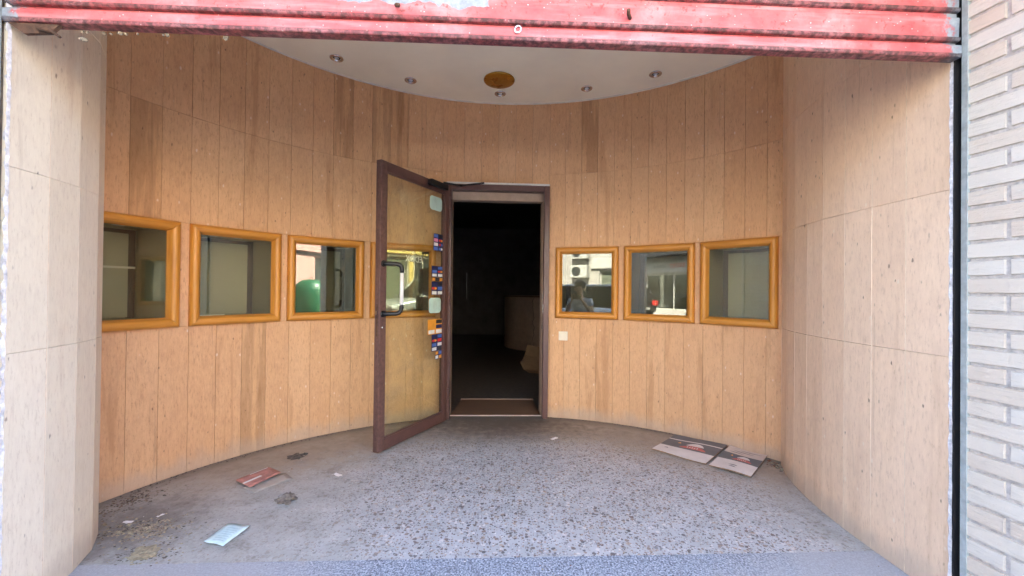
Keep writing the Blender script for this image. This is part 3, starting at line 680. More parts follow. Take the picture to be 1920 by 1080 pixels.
m = MB(); m.box((.012, .062, 0), (.045, .20, 1.928)); m.build('reveal_lining', 'tan_paint', t)
m = MB(); m.box((DW - .0535, -.012, .93), (DW - .0502, .008, 1.0)); m.build('strike_plate', 'steel', t)
for z in (.78, 1.05): 
    m = MB(); m.box((DW - .0537, .02, z), (DW - .0502, .03, z + .04)); m.build('strike_plate', 'steel', t)
# wooden ramp
t2 = thing('threshold_board', 'brown wooden threshold board sloping up in the doorway', 'threshold', (-.135, 3.62, 0), R_(1.9))
m = MB(); c = [(-.40, 0), (.40, 0), (.365, .40), (-.34, .40)]
lo = [(x, y, .004) for x, y in c]; hi = [(x, y, .010 if y == 0 else .040) for x, y in c]
m.face(lo[::-1]); m.face(hi)
for j in range(4): m.face([lo[j], lo[(j + 1) % 4], hi[(j + 1) % 4], hi[j]])
m.build('board', 'dark_board', t2, bevel=.002)
m = MB(); m.box((-.345, .402, .004), (.37, .415, .043)); m.build('edge_strip', 'tan_paint', t2, bevel=.002)
m = MB(); m.box((-.41, -.012, .0005), (.41, -.002, .007)); m.build('edge_strip', 'card_tan', t2, bevel=.002)

# ------------------------------------------------------------------ open glass door
hg = Vector((-.545, 3.445)); fe = Vector((-.893, 2.730)); LD = (fe - hg).length; ddir = (fe - hg).normalized()
door = thing('glass_door', 'open glass door in a brown metal frame with a black and white pull handle', 'door', (hg.x, hg.y, 0), math.atan2(ddir.y, ddir.x))
T = .045; ZB, ZT = .012, 2.002
def stile(x0, x1, name='stile', mat='brown_metal'):
    m = MB(); m.box((x0, -T, ZB), (x1, 0, ZT)); o = m.build(name, mat, door, bevel=.003)
    return o
s1 = stile(LD - .057, LD, mat='brown_metal_worn'); s2 = stile(0, .05)
for z0, z1, nm in ((ZT - .068, ZT, 'top_rail'), (ZB, ZB + .078, 'bottom_rail')):
    m = MB(); m.box((.0505, -T + .001, z0), (LD - .0575, -.001, z1)); m.build(nm, 'brown_metal', door, bevel=.003)
m = MB(); m.box((.0502, -.026, ZB + .079), (LD - .0573, -.019, ZT - .069)); m.build('pane', 'door_glass', door)
for x0, x1, z0, z1 in ((.0505, .060, ZB + .079, ZT - .069), (LD - .067, LD - .0575, ZB + .079, ZT - .069)):
    m = MB(); m.box((x0, -.018, z0), (x1, -.006, z1)); m.build('glazing_bead', 'brown_metal', door)
for z0 in (ZB + .0785, ZT - .0785):
    m = MB(); m.box((.0605, -.018, z0), (LD - .0675, -.006, z0 + .010)); m.build('glazing_bead', 'brown_metal', door)
# grooves and lock in the closing edge
m = MB(); m.box((LD + .0002, -.034, ZB + .01), (LD + .0030, -.030, ZT - .01)); m.box((LD + .0002, -.014, ZB + .01), (LD + .003, -.011, ZT - .01)); m.build('edge_bead', 'brown_metal_worn', s1)
m = MB(); m.box((LD + .0002, -.029, .80), (LD + .0022, -.015, 1.02)); m.build('lock_plate', 'rust', s1)
m = MB(); m.box((LD + .0022, -.028, .945), (LD + .010, -.017, .972)); m.build('latch', 'steel', s1)
m = MB(); m.lathe([(.008, 0), (.008, .006), (0, .006)], 14); put('lock_cylinder', m.mesh('lock_cylinder', 'steel', True), s1, (LD - .028, 0, .86), rot=(-math.pi / 2, 0, 0))
# pull handle: posts on the stile, bar set inward over the glass
h0 = (LD - .030, 0, 1.296); zt, zb = 1.296, .952; bx, by = LD - .105, .098
def curve(z, s):
    return [(LD - .030, -.001, z), (LD - .036, .012, z), (LD - .055, .04, z), (LD - .078, .07, z), (LD - .092, .086, z - s * .006), (bx + .003, by - .004, z - s * .020), (bx, by, z - s * .042), (bx, by, z - s * .062)]
hd = MB(); hd.tube([(bx, by, zt - .062), (bx, by, zb + .062)], .0125, 16); handle = hd.build('pull_handle', 'sticker_white', door, True)
for z, s in ((zt, 1), (zb, -1)):
    m = MB(); m.tube(curve(z, s), .0145, 16); m.build('handle_end', 'black_plastic', handle, True)
    m = MB(); m.lathe([(.023, 0), (.023, .005), (.015, .007)], 18); put('rosette', m.mesh('rosette', 'black_plastic', True), handle, (LD - .030, .0, z), rot=(-math.pi / 2, 0, 0))
# door closer arm
cl = MB(); cl.box((.06, -.004, ZT - .050), (.29, .038, ZT - .004)); cl.build('door_closer', 'black_plastic', door, bevel=.006)
m = MB(); m.tube([(.11, .02, ZT + .006), (.02, .06, ZT + .008), (-.03, .10, ZT + .006)], .009, 8); m.tube([(-.03, .10, ZT + .006), (.0, .34, ZT - .004)], .008, 8); m.build('closer_arm', 'black_plastic', door, True)
# hinges
for z in (.18, 1.0, 1.82):
    m = MB(); m.tube([(-.008, .002, z), (-.008, .002, z + .1)], .009, 12); m.build('hinge', 'brown_metal', door, True)
# stickers on the glass
SM = ['sticker_white', 'sticker_navy', 'sticker_red', 'sticker_orange', 'sticker_blue', 'sticker_pink', 'sticker_black', 'sticker_green']
def sticker(x0, x1, z0, z1, cells, rows, cols, bg=1, label=None):
    m = MB(); y = -.0188
    m.box((x0, -.0189, z0), (x1, y, z1), bg)
    mx, mz = (x1 - x0) / cols, (z1 - z0) / rows
    for r in range(rows):
        for c in range(cols):
            k = cells[r][c]
            if k is None: continue
            a0, a1 = x0 + mx * c + mx * .10, x0 + mx * (c + 1) - mx * .10; b1 = z1 - mz * r - mz * .12; b0 = z1 - mz * (r + 1) + mz * .12
            if isinstance(k, tuple):       # two overlapping discs
                for q, kk in enumerate(k):
                    cxx = (a0 + a1) / 2 + (q - .5) * mx * .34
                    m.face([(cxx + mx * .26 * math.cos(g), y + .0002 + q * .0001, (b0 + b1) / 2 + mz * .30 * math.sin(g)) for g in [math.pi * 2 * i / 12 for i in range(12)]], kk)
            else: m.face([(a0, y + .0002, b0), (a1, y + .0002, b0), (a1, y + .0002, b1), (a0, y + .0002, b1)], k)
    o = m.build('sticker', SM, door, recalc=False)
    if label: o['label'] = label
    return o
sticker(.055, .185, 1.442, 1.582, [[6, 4], [(3, 2), 5], [(4, 2), 0], [(0, 4), 4]], 4, 2, 1, 'payment card sticker with coloured logos')
sticker(.052, .205, 1.226, 1.315, [[4, None], [(3, 2), 4], [0, 0]], 3, 2, 1)
sticker(.055, .20, 1.190, 1.222, [[3, 6, 3]], 1, 3, 6)
sticker(.052, .205, 1.078, 1.186, [[6, None], [4, (3, 2)], [0, 0]], 3, 2, 1)
sticker(.050, .247, .758, .878, [[6, 3], [1, 3], [0, 0]], 3, 2, 3, 'orange and black sticker on the door glass')
sticker(.050, .195, .618, .755, [[4, None], [2, (3, 2)], [0, 4], [6, 0]], 4, 2, 1)
sticker(.055, .145, .548, .615, [[4, 3], [3, 0]], 2, 2, 1)
def round_sq(x0, x1, z0, z1, r=.03):
    m = MB(); pts = []
    for cx_, cz, a in ((x1 - r, z1 - r, 0), (x0 + r, z1 - r, 90), (x0 + r, z0 + r, 180), (x1 - r, z0 + r, 270)):
        for q in range(6): an = R_(a + q * 18); pts.append((cx_ + r * math.cos(an), -.0187, cz + r * math.sin(an)))
    m.face(pts); m.face([(p[0], -.0189, p[2]) for p in pts][::-1]); o = m.build('sticker', 'sticker_green', door, recalc=False); o['label'] = 'pale green rounded square sticker'
round_sq(.076, .240, 1.771, 1.885); round_sq(.076, .237, .930, 1.055)
def text_obj(body, size, mat, parent, loc, rot, name='lettering', extr=.0003):
    cu = bpy.data.curves.new(name, 'FONT'); cu.body = body; cu.size = size; cu.extrude = extr; cu.resolution_u = 3
    o = bpy.data.objects.new('tmp', cu); col.objects.link(o)
    dg = bpy.context.evaluated_depsgraph_get(); me = bpy.data.meshes.new_from_object(o.evaluated_get(dg)); bpy.data.objects.remove(o)
    me.materials.clear(); me.materials.append(M[mat]); me.name = name
    return put(name, me, parent, loc, rot=rot)
# brand lettering reads from the other face of the glass, so it is mirrored from here
text_obj('EDOX', .070, 'sticker_white', door, (.318, -.0265, 1.330), (math.pi / 2, 0, 0))
m = MB(); m.tube([(.44, -.0268, 1.398), (.40, -.0268, 1.398)], .002, 6); m.tube([(.43, -.0268, 1.408), (.41, -.0268, 1.408)], .002, 6); m.build('emblem', 'sticker_white', door)

# ------------------------------------------------------------------ inside the dark shop
t = thing('curved_counter', 'curved brown counter front with a jagged crack inside the dark shop', 'counter', (.75, 8.30, 0))
def cpanel(a0, a1, jag0, jag1, r0, seed):
    m = MB(); n = 16; k = 8; rn = random.Random(seed)
    for iz in range(n):
        z0, z1 = 1.0 * iz / n, 1.0 * (iz + 1) / n
        def lim(z, j, a): return a + (j * mnoise.noise(Vector((z * 13, 4.4, 0))) if j else 0)
        for ia in range(k):
            def P(u, z, r):
                A = lim(z, jag0, a0); B = lim(z, jag1, a1); an = R_(A + (B - A) * u); return (r * math.cos(an), r * math.sin(an), z)
            u0, u1 = ia / k, (ia + 1) / k
            m.face([P(u0, z0, r0), P(u1, z0, r0), P(u1, z1, r0), P(u0, z1, r0)])
            if ia in (0, k - 1):
                u = 0 if ia == 0 else 1
                m.face([P(u, z0, r0), P(u, z1, r0), P(u, z1, r0 - .03), P(u, z0, r0 - .03)])
    m.build('front_panel', 'tan_paint', t, True)
cpanel(170, 246.5, 0, 2.4, .90, 1); cpanel(247.6, 330, 2.4, 0, .90, 2)
m = MB(); m.prism([(.865 * math.cos(R_(q)), .865 * math.sin(R_(q))) for q in range(170, 331, 8)] + [(.7, .3)], 0, 1.0); m.build('core', 'slot_dark', t)
m = MB(); m.prism([(.93 * math.cos(R_(q)), .93 * math.sin(R_(q))) for q in range(170, 331, 8)], 1.001, 1.03); m.build('worktop', 'dark_board', t)
for (x, y, z, rz, rx, sx, sy, lb) in ((.34, 5.60, .02, .5, .12, .40, .30, 'flattened brown cardboard piece lying inside the doorway'), (.42, 6.15, .10, -.3, .55, .45, .34, 'brown cardboard sheet leaning inside the doorway behind another')):
    t = thing('cardboard_piece', lb, 'cardboard', (x, y, z), rz); t.rotation_euler = (rx, .15, rz)
    m = MB(); m.box((-sx / 2, -sy / 2, 0), (sx / 2, .0, .006)); m.build('flap', 'kraft', t)
    m = MB(); m.box((-sx / 2, .003, .0), (sx / 2, sy / 2, .006)); o = m.build('flap', 'kraft', t); o.rotation_euler = (.5, 0, 0)

# ------------------------------------------------------------------ flattened box by the right wall
box_t = thing('cardboard_box', 'flattened printed cardboard box on the floor against the right wall', 'cardboard box', (1.27, 2.63, 0))
def card_panel(P, kind, seed):
    # P: front-left, front-right, back-right, back-left (x, y, z)
    P = [Vector(p) - Vector((1.27, 2.63, 0)) for p in P]
    def S(u, v, dz=0):
        q = (P[0] * (1 - u) + P[1] * u) * (1 - v) + (P[3] * (1 - u) + P[2] * u) * v
        q = q.copy(); q.z += dz + .004 * math.sin(u * 5 + seed) * math.sin(v * 4 + seed * 2); return q
    bands = {'A': [(0, .36, 0), (.36, .74, 2), (.74, .78, 0), (.78, 1, 2)], 'B': [(0, .40, 0), (.40, .70, 2), (.70, 1, 1)]}[kind]
    m = MB(); nu = 8
    for v0, v1, mi in bands:
        for i in range(nu): m.face([S(i / nu, v0), S((i + 1) / nu, v0), S((i + 1) / nu, v1), S(i / nu, v1)], mi)
    ed = [(i / nu, 0) for i in range(nu)] + [(1, i / nu) for i in range(nu)] + [(1 - i / nu, 1) for i in range(nu)] + [(0, 1 - i / nu) for i in range(nu)]
    for j in range(len(ed)):
        a, b = ed[j], ed[(j + 1) % len(ed)]
        m.face([S(*a, -.006), S(*b, -.006), S(*b), S(*a)], 3)
    pn = m.build('panel', ['card_white', 'card_tan', 'card_grey', 'card_brown'], box_t, recalc=False)
    # printed emblem: white crest over a red swoosh, each mark flat print on the panel
    c0 = bands[1][0]; c1 = bands[1][1]; PM = ['card_red', 'card_white', 'sticker_orange', 'card_grey']
    def strip(u0, u1, va, vb, mi, name):
        n = 6; m = MB(); vv = []
        h = lambda u: .15 + .85 * math.sin(math.pi * min(1, max(0, (u - u0) / (u1 - u0)))) ** .7
        for i in range(n + 1):
            u = u0 + (u1 - u0) * i / n; m.v += [tuple(S(u, va, .0010 + .0003 * mi)), tuple(S(u, va + (vb - va) * h(u), .0010 + .0003 * mi))]
        for i in range(n): m.f.append((2 * i, 2 * i + 2, 2 * i + 3, 2 * i + 1)); m.mi.append(0)
        m.build(name, PM[mi], pn, recalc=False)
    H_ = c1 - c0
    strip(.34, .82, c0 + .14 * H_, c0 + .52 * H_, 0, 'printed_swoosh'); strip(.42, .74, c0 + .50 * H_, c0 + .86 * H_, 1, 'printed_crest'); strip(.24, .30, c0 + .60 * H_, c0 + .75 * H_, 2, 'printed_spot')
    for q in range(5): strip(.46 + q * .045, .485 + q * .045, c0 + .24 * H_, c0 + .40 * H_, 1, 'printed_mark')
    if kind == 'B':
        for q, (a, b) in enumerate(((.12, .5), (.2, .75), (.35, .9))): strip(a, b, .755 + q * .07, .775 + q * .07, 3, 'printed_line')
        strip(.42, .58, .13, .16, 3, 'printed_line'); strip(.38, .60, .19, .22, 3, 'printed_line')
    else: strip(.14, .22, .22, .25, 3, 'printed_line')
card_panel([(1.002, 2.866, .012), (1.268, 2.627, .014), (1.580, 2.946, .016), (1.285, 3.165, .012)], 'A', 1)
card_panel([(1.283, 2.614, .014), (1.452, 2.440, .020), (1.742, 2.742, .022), (1.590, 2.930, .016)], 'B', 2)

# ------------------------------------------------------------------ litter on the floor
def sheet(name, label, pts, mat, seed, n=6, amp=.004, cat='paper', prints=()):
    t = thing(name, label, cat, (pts[0][0], pts[0][1], 0)); P = [Vector((x - pts[0][0], y - pts[0][1], .006)) for x, y in pts]
    def S(u, v, dz=0):
        q = (P[0] * (1 - u) + P[1] * u) * (1 - v) + (P[3] * (1 - u) + P[2] * u) * v
        return Vector((q.x + .004 * mnoise.noise(Vector((u * 4, v * 4, seed))), q.y, .006 + dz + amp * (1 + mnoise.noise(Vector((u * 2.5, v * 2.5, seed * 3.1))))))
    m = MB()
    for i in range(n):
        for j in range(n):
            m.face([S(i / n, j / n), S((i + 1) / n, j / n), S((i + 1) / n, (j + 1) / n), S(i / n, (j + 1) / n)])
    o = m.build('sheet', mat, t, True, recalc=False, weld=True); md = o.modifiers.new('thick', 'SOLIDIFY'); md.thickness = .0012
    if prints:
        m = MB()
        for u0, u1, v0, v1, mi in prints:
            for i in range(4):
                a = u0 + (u1 - u0) * i / 4; b = u0 + (u1 - u0) * (i + 1) / 4
                m.face([S(a, v0, .0012), S(b, v0, .0012), S(b, v1, .0012), S(a, v1, .0012)], mi)
        m.build('print', ['paper_print', 'flyer_red', 'paper_white', 'card_grey'], t, recalc=False)
    return t
sheet('paper_slip', 'pale blue printed paper slip lying at the front left of the floor', [(-1.335, 1.772), (-1.232, 1.746), (-1.210, 1.893), (-1.325, 1.912)], 'paper_cyan', 3, prints=[(.25, .8, .15 + .1 * q, .17 + .1 * q, 0) for q in range(7)])
sheet('torn_flyer', 'torn reddish flyer with a white stripe near the left wall', [(-1.575, 2.327), (-1.44, 2.245), (-1.375, 2.435), (-1.495, 2.505)], 'flyer_red', 5, amp=.003, prints=[(.47, .60, .0, .55, 2), (.03, .07, .4, .95, 2)])
t = sheet('plastic_sleeve', 'thin grey plastic sleeve under the torn reddish flyer', [(-1.49, 2.262), (-1.39, 2.212), (-1.275, 2.378), (-1.36, 2.45)], 'plastic_grey', 8, amp=.0015, cat='plastic')
for c in t.children: c.location.z = -.003
for o_ in [o for o in bpy.data.objects if o.parent and o.parent.name == 'torn_flyer']: o_.location.z = .006
def lump(name, label, loc, size, mat, seed, flat=.5, cat='litter', bits=0):
    t = thing(name, label, cat, loc); o = blob('lump', mat, size, t, (0, 0, size * flat * .55), seed, 3, flat, .8, 2.6)
    for q in range(bits):
        blob('fragment', mat, size * random.uniform(.25, .5), t, (random.uniform(-1, 1) * size * 1.2, random.uniform(-1, 1) * size * 1.2, size * .12), seed + q * 1.7, 2, .4, .7)
    return t
lump('crumpled_wrapper', 'crumpled dark lump of litter on the floor left of centre', (-1.175, 2.14, 0), .042, 'dusty_brown', 4, .4, bits=3)
lump('dirt_clod', 'flat dark dirt clod near the open door', (-1.42, 2.685, 0), .045, 'soil', 6, .18, 'dirt', 2)
lump('dirt_clod', 'pale straw-coloured dirt clod at the front left corner', (-1.53, 1.70, 0), .042, 'straw', 9, .16, 'dirt', 5)
# sweepings: countless crumbs, one object
def sweepings(name, label, cx_, cy_, rx, ry, n, mats, smin, smax, seed, cat='dirt'):
    rn = random.Random(seed); m = MB()
    for i in range(n):
        a = rn.random() * 6.283; r = abs(rn.gauss(0, .45)); x = cx_ + math.cos(a) * r * rx; y = cy_ + math.sin(a) * r * ry
        if math.hypot(x - CX, y - CY) > RAD - .03: continue
        s = rn.uniform(smin, smax) * (1.6 if rn.random() < .06 else 1); b = rn.random() * 6.28; h = s * rn.uniform(.2, .7)
        mi = rn.randrange(len(mats)); p = [(x + math.cos(b + q) * s * rn.uniform(.6, 1.3), y + math.sin(b + q) * s * rn.uniform(.5, 1.0), .0005) for q in (0, 1.9, 3.3, 4.9)]
        tp = (x + rn.uniform(-s, s) * .4, y + rn.uniform(-s, s) * .4, h)
        for q in range(4): m.face([p[q], p[(q + 1) % 4], tp], mi)
    o = m.build(name, mats, recalc=False); return tag(o, label, cat, kind='stuff')
sweepings('dirt_pile', 'swept dark dirt and crumbs in front of the left pier', -1.70, 1.87, .32, .16, 900, ['soil', 'grey_mortar', 'straw', 'crumb'], .002, .009, 1)
sweepings('dirt_pile', 'thin line of dark dirt along the foot of the left wall', -1.98, 2.12, .16, .22, 400, ['soil', 'grey_mortar'], .002, .008, 2)
sweepings('grit', 'fine grit scattered over the porch floor', 0, 2.35, 2.2, 1.3, 2600, ['soil', 'crumb', 'straw', 'paper_white', 'leaf_litter'], .001, .004, 3, 'grit')
sweepings('leaf_litter', 'reddish dead leaves in the corner beside the right pier', 1.74, 2.62, .07, .10, 160, ['leaf_litter', 'soil', 'straw'], .004, .012, 4, 'leaves')
sweepings('straw_crumbs', 'straw-coloured crumbs at the front left corner', -1.52, 1.70, .16, .09, 260, ['straw', 'soil'], .002, .008, 6, 'dirt')
rn = random.Random(9); m = MB()
for i in range(420):       # dirt caught along the foot of the curved wall
    a = rn.uniform(-70, 53)
    if -16 < a < 9: continue
    r = RAD - .004 - abs(rn.gauss(0, .022)); x, y = ring(a, r); s = rn.uniform(.003, .009); h = s * .5; b = rn.random() * 6
    p = [(x + math.cos(b + q) * s, y + math.sin(b + q) * s, .0006) for q in (0, 2.1, 4.2)]
    for q in range(3): m.face([p[q], p[(q + 1) % 3], (x, y, h)])
tag(m.build('wall_dirt', 'soil', recalc=False), 'dark crumbs of dirt along the foot of the curved wall', 'dirt', kind='stuff')
for i, (x, y, s, lb) in enumerate(((-1.80, 1.915, .02, 'white scrap of paper standing in the swept dirt'), (-1.70, 1.975, .014, 'small white scrap behind the swept dirt'), (-1.03, 2.42, .026, 'white paper scrap in front of the open door'), (.33, 3.05, .03, 'pale dusty scrap on the floor before the doorway'))):
    t = thing('paper_scrap', lb, 'paper', (x, y, 0), i * 1.3); m = MB(); n = 4
    for a in range(n):
        for b in range(n):
            f = lambda u, v: ((u - .5) * s * 2.2, (v - .5) * s, .003 + s * .25 * (1 + mnoise.noise(Vector((u * 3, v * 3, i * 5.0)))))
            m.face([f(a / n, b / n), f((a + 1) / n, b / n), f((a + 1) / n, (b + 1) / n), f(a / n, (b + 1) / n)])
    m.build('scrap', 'paper_white', t, True, recalc=False)

# ================================================================== the street behind the camera (seen in the window glass)
FY = -9.4 - 1.5     # far street front, b-coordinate
def front(name, label, a0, a1, h, mat, holes, extra=None):
    """A far house: wall with real openings, each opening a window or shop front set back in it."""
    t = thing(name, label, 'building', (*fp((a0 + a1) / 2, FY), 0), TH); mid = (a0 + a1) / 2
    m = MB(); xs = sorted({a0, a1} | {x for hh in holes for x in hh[:2]}); zs = sorted({-.1, h} | {z for hh in holes for z in hh[2:4]})
    for x0, x1 in zip(xs[:-1], xs[1:]):
        for z0, z1 in zip(zs[:-1], zs[1:]):
            cxm, czm = (x0 + x1) / 2, (z0 + z1) / 2
            if any(hh[0] < cxm < hh[1] and hh[2] < czm < hh[3] for hh in holes): continue
            m.face([(x0 - mid, 0, z0), (x1 - mid, 0, z0), (x1 - mid, 0, z1), (x0 - mid, 0, z1)])
            m.face([(x0 - mid, -.3, z0), (x1 - mid, -.3, z0), (x1 - mid, -.3, z1), (x0 - mid, -.3, z1)])
    for x0, x1, z0, z1 in [hh[:4] for hh in holes]:
        q = [(x0 - mid, z0), (x1 - mid, z0), (x1 - mid, z1), (x0 - mid, z1)]
        for i in range(4):
            A, B = q[i], q[(i + 1) % 4]; m.face([(A[0], 0, A[1]), (B[0], 0, B[1]), (B[0], -.3, B[1]), (A[0], -.3, A[1])])
    m.box((a0 - mid - .05, -.35, h), (a1 - mid + .05, .12, h + .25)); m.box((a0 - mid, -6, -.1), (a0 - mid + .1, -.301, h)); m.box((a1 - mid - .1, -6, -.1), (a1 - mid, -.301, h)); m.box((a0 - mid, -6.2, -.1), (a1 - mid, -6.01, h))
    m.build('wall', mat, t, recalc=False)
    for hh in holes:
        x0, x1, z0, z1 = hh[:4]; gm = hh[4] if len(hh) > 4 else 'shop_glass'; fm = hh[5] if len(hh) > 5 else 'white_panel'
        m = MB()
        for bx0, bx1, bz0, bz1 in ((x0, x1, z1 - .06, z1), (x0, x1, z0, z0 + .06), (x0, x0 + .06, z0 + .06, z1 - .06), (x1 - .06, x1, z0 + .06, z1 - .06), ((x0 + x1) / 2 - .03, (x0 + x1) / 2 + .03, z0 + .06, z1 - .06)):
            m.box((bx0 - mid + .002, -.16, bz0 + .001), (bx1 - mid - .002, -.10, bz1 - .001))
        f = m.build('window_frame', fm, t)
        m = MB(); m.box((x0 - mid + .05, -.135, z0 + .05), (x1 - mid - .05, -.128, z1 - .05)); m.build('pane', gm, f)
        m = MB(); m.box((x0 - mid - .2, -1.6, z0 - .1), (x1 - mid + .2, -1.5, z1 + .1)); m.build('interior', 'shop_dark' if gm == 'shop_glass' else 'shop_olive', f)
    return t, mid
def upper(a0, a1, n, z0=4.0, h=1.5, step=3.0, k=1):
    out = []
    for r in range(k):
        for i in range(n):
            c = a0 + (a1 - a0) * (i + .5) / n; out.append((c - .6, c + .6, z0 + r * step, z0 + r * step + h))
    return out
b1, m1 = front('street_house', 'pink rendered house with a dark garage door, reflected in the window left of the door', 12.2, 22, 6.6, 'pink_render', [(14.2, 18.2, .0, 2.75, 'shop_dark', 'dark_metal')] + upper(12.4, 21.8, 3))
b2, m2_ = front('street_house', 'cream house with white shop windows, reflected behind the open glass door', 2.4, 12.15, 6.6, 'cream_render', [(4.2, 7.2, .5, 2.6, 'shop_olive'), (7.6, 8.6, .0, 2.6, 'shop_dark'), (9.0, 11.6, .5, 2.6, 'shop_dark')] + upper(2.6, 12, 3))
b3, m3 = front('street_house', 'grey house with a cream shop sign and wall air conditioners, reflected right of the doorway', -7.4, 2.35, 6.6, 'grey_render', [(-5.0, -2.2, .35, 2.05, 'shop_olive'), (-1.6, .6, .0, 2.05, 'shop_dark')] + upper(-7.2, 2.2, 3))
b4, m4 = front('street_house', 'grey house with a clothes shop front, reflected in the middle right window', -20, -7.45, 6.6, 'grey_render', [(-13.4, -9.55, .25, 2.05, 'shop_glass'), (-17.5, -14.2, .25, 2.1, 'shop_glass')] + upper(-19.8, -7.6, 4))
def box_on(t, mid, name, x0, x1, z0, z1, y0, y1, mat, bevel=0):
    m = MB(); m.box((x0 - mid, y0, z0), (x1 - mid, y1, z1)); return m.build(name, mat, t, bevel=bevel)
s3 = box_on(b3, m3, 'sign_board', -5.35, -.9, 2.12, 3.0, .003, .09, 'white_panel')
m = MB(); rn = random.Random(4)
x = -4.0 - m3                      # handwritten-looking dark lettering, illegible in the photograph
for q in range(4):
    px = x + q * .26; m.tube([(px, .093, 2.45), (px + .05, .093, 2.85 - .05 * q), (px + .12, .093, 2.42), (px + .17, .093, 2.7), (px + .24, .093, 2.5)], .018, 6)
for q in range(8): m.tube([(x + 1.2 + q * .13, .093, 2.32), (x + 1.25 + q * .13, .093, 2.42 - .05 * (q % 2)), (x + 1.29 + q * .13, .093, 2.33)], .010, 6)
m.build('lettering', 'card_grey', s3)
s4 = box_on(b4, m4, 'sign_board', -13.6, -9.3, 2.12, 2.62, .003, .10, 'white_panel')
for q in range(3): box_on(b4, m4, 'sign_groove', -13.6, -9.3, 2.26 + q * .12, 2.27 + q * .12, .1002, .103, 'grey_render')
m = MB()
for q in range(5):                 # red strokes of an illegible word
    px = -10.7 - m4 - q * .2; m.box((px, .104, 2.34), (px + .035, .112, 2.52)); m.box((px + .036, .104, 2.49), (px + .12, .112, 2.52)); m.box((px + .036, .104, 2.34 + .07 * (q % 2)), (px + .12, .112, 2.37 + .07 * (q % 2)))
m.build('lettering', 'sticker_red', s4)
m = MB()
for q in range(4): m.box((-12.0 - m4 - q * .22, .104, 2.36), (-11.88 - m4 - q * .22, .112, 2.50))
m.build('lettering', 'card_grey', s4)
box_on(b4, m4, 'pilaster', -9.5, -9.15, 0, 3.2, .003, .12, 'white_panel'); box_on(b4, m4, 'canopy', -13.8, -9.2, 2.9, 3.2, .003, .9, 'dark_metal')
box_on(b2, m2_, 'sign_board', 4.0, 8.8, 2.72, 2.95, .003, .08, 'sign_yellow'); box_on(b2, m2_, 'banner', 7.3, 7.52, .9, 2.4, .003, .05, 'sign_yellow')
box_on(b1, m1, 'string_course', 12.25, 21.9, 3.0, 3.12, .003, .12, 'pink_render'); box_on(b1, m1, 'wall_pipe', 12.9, 18, 2.85, 2.93, .003, .07, 'dark_metal')
for a, z, lb in ((-5.85, 1.72, 'white air conditioner on the grey far house, lower of two reflected'), (-5.85, 2.55, 'white air conditioner on the grey far house, upper of two reflected'), (8.95, 2.75, 'white air conditioner on the cream far house beside the yellow sign')):
    t = thing('air_conditioner', lb, 'air conditioner', (*fp(a, FY + .18), z), TH)
    m = MB(); m.box((-.4, -.15, 0), (.4, .15, .55)); m.build('casing', 'white_panel', t, bevel=.02)
    m = MB()
    for r in (.20, .155, .11, .065): m.tube([(r * math.cos(g), 0, r * math.sin(g)) for g in [math.pi * 2 * i / 20 for i in range(21)]], .006, 5, caps=False)
    m.build('fan_grille', 'dark_metal', t, loc=(-.1, .156, .275))
    m = MB(); m.lathe([(.21, 0), (.21, .003), (0, .003)], 20); put('fan_opening', m.mesh('fan_opening', 'shop_dark'), t, (-.1, .1505, .275), rot=(-math.pi / 2, 0, 0))
    for bx_ in (-.3, .3): 
        m = MB(); m.box((bx_ - .02, -.18, -.035), (bx_ + .02, .12, -.002)); m.build('bracket', 'dark_metal', t)

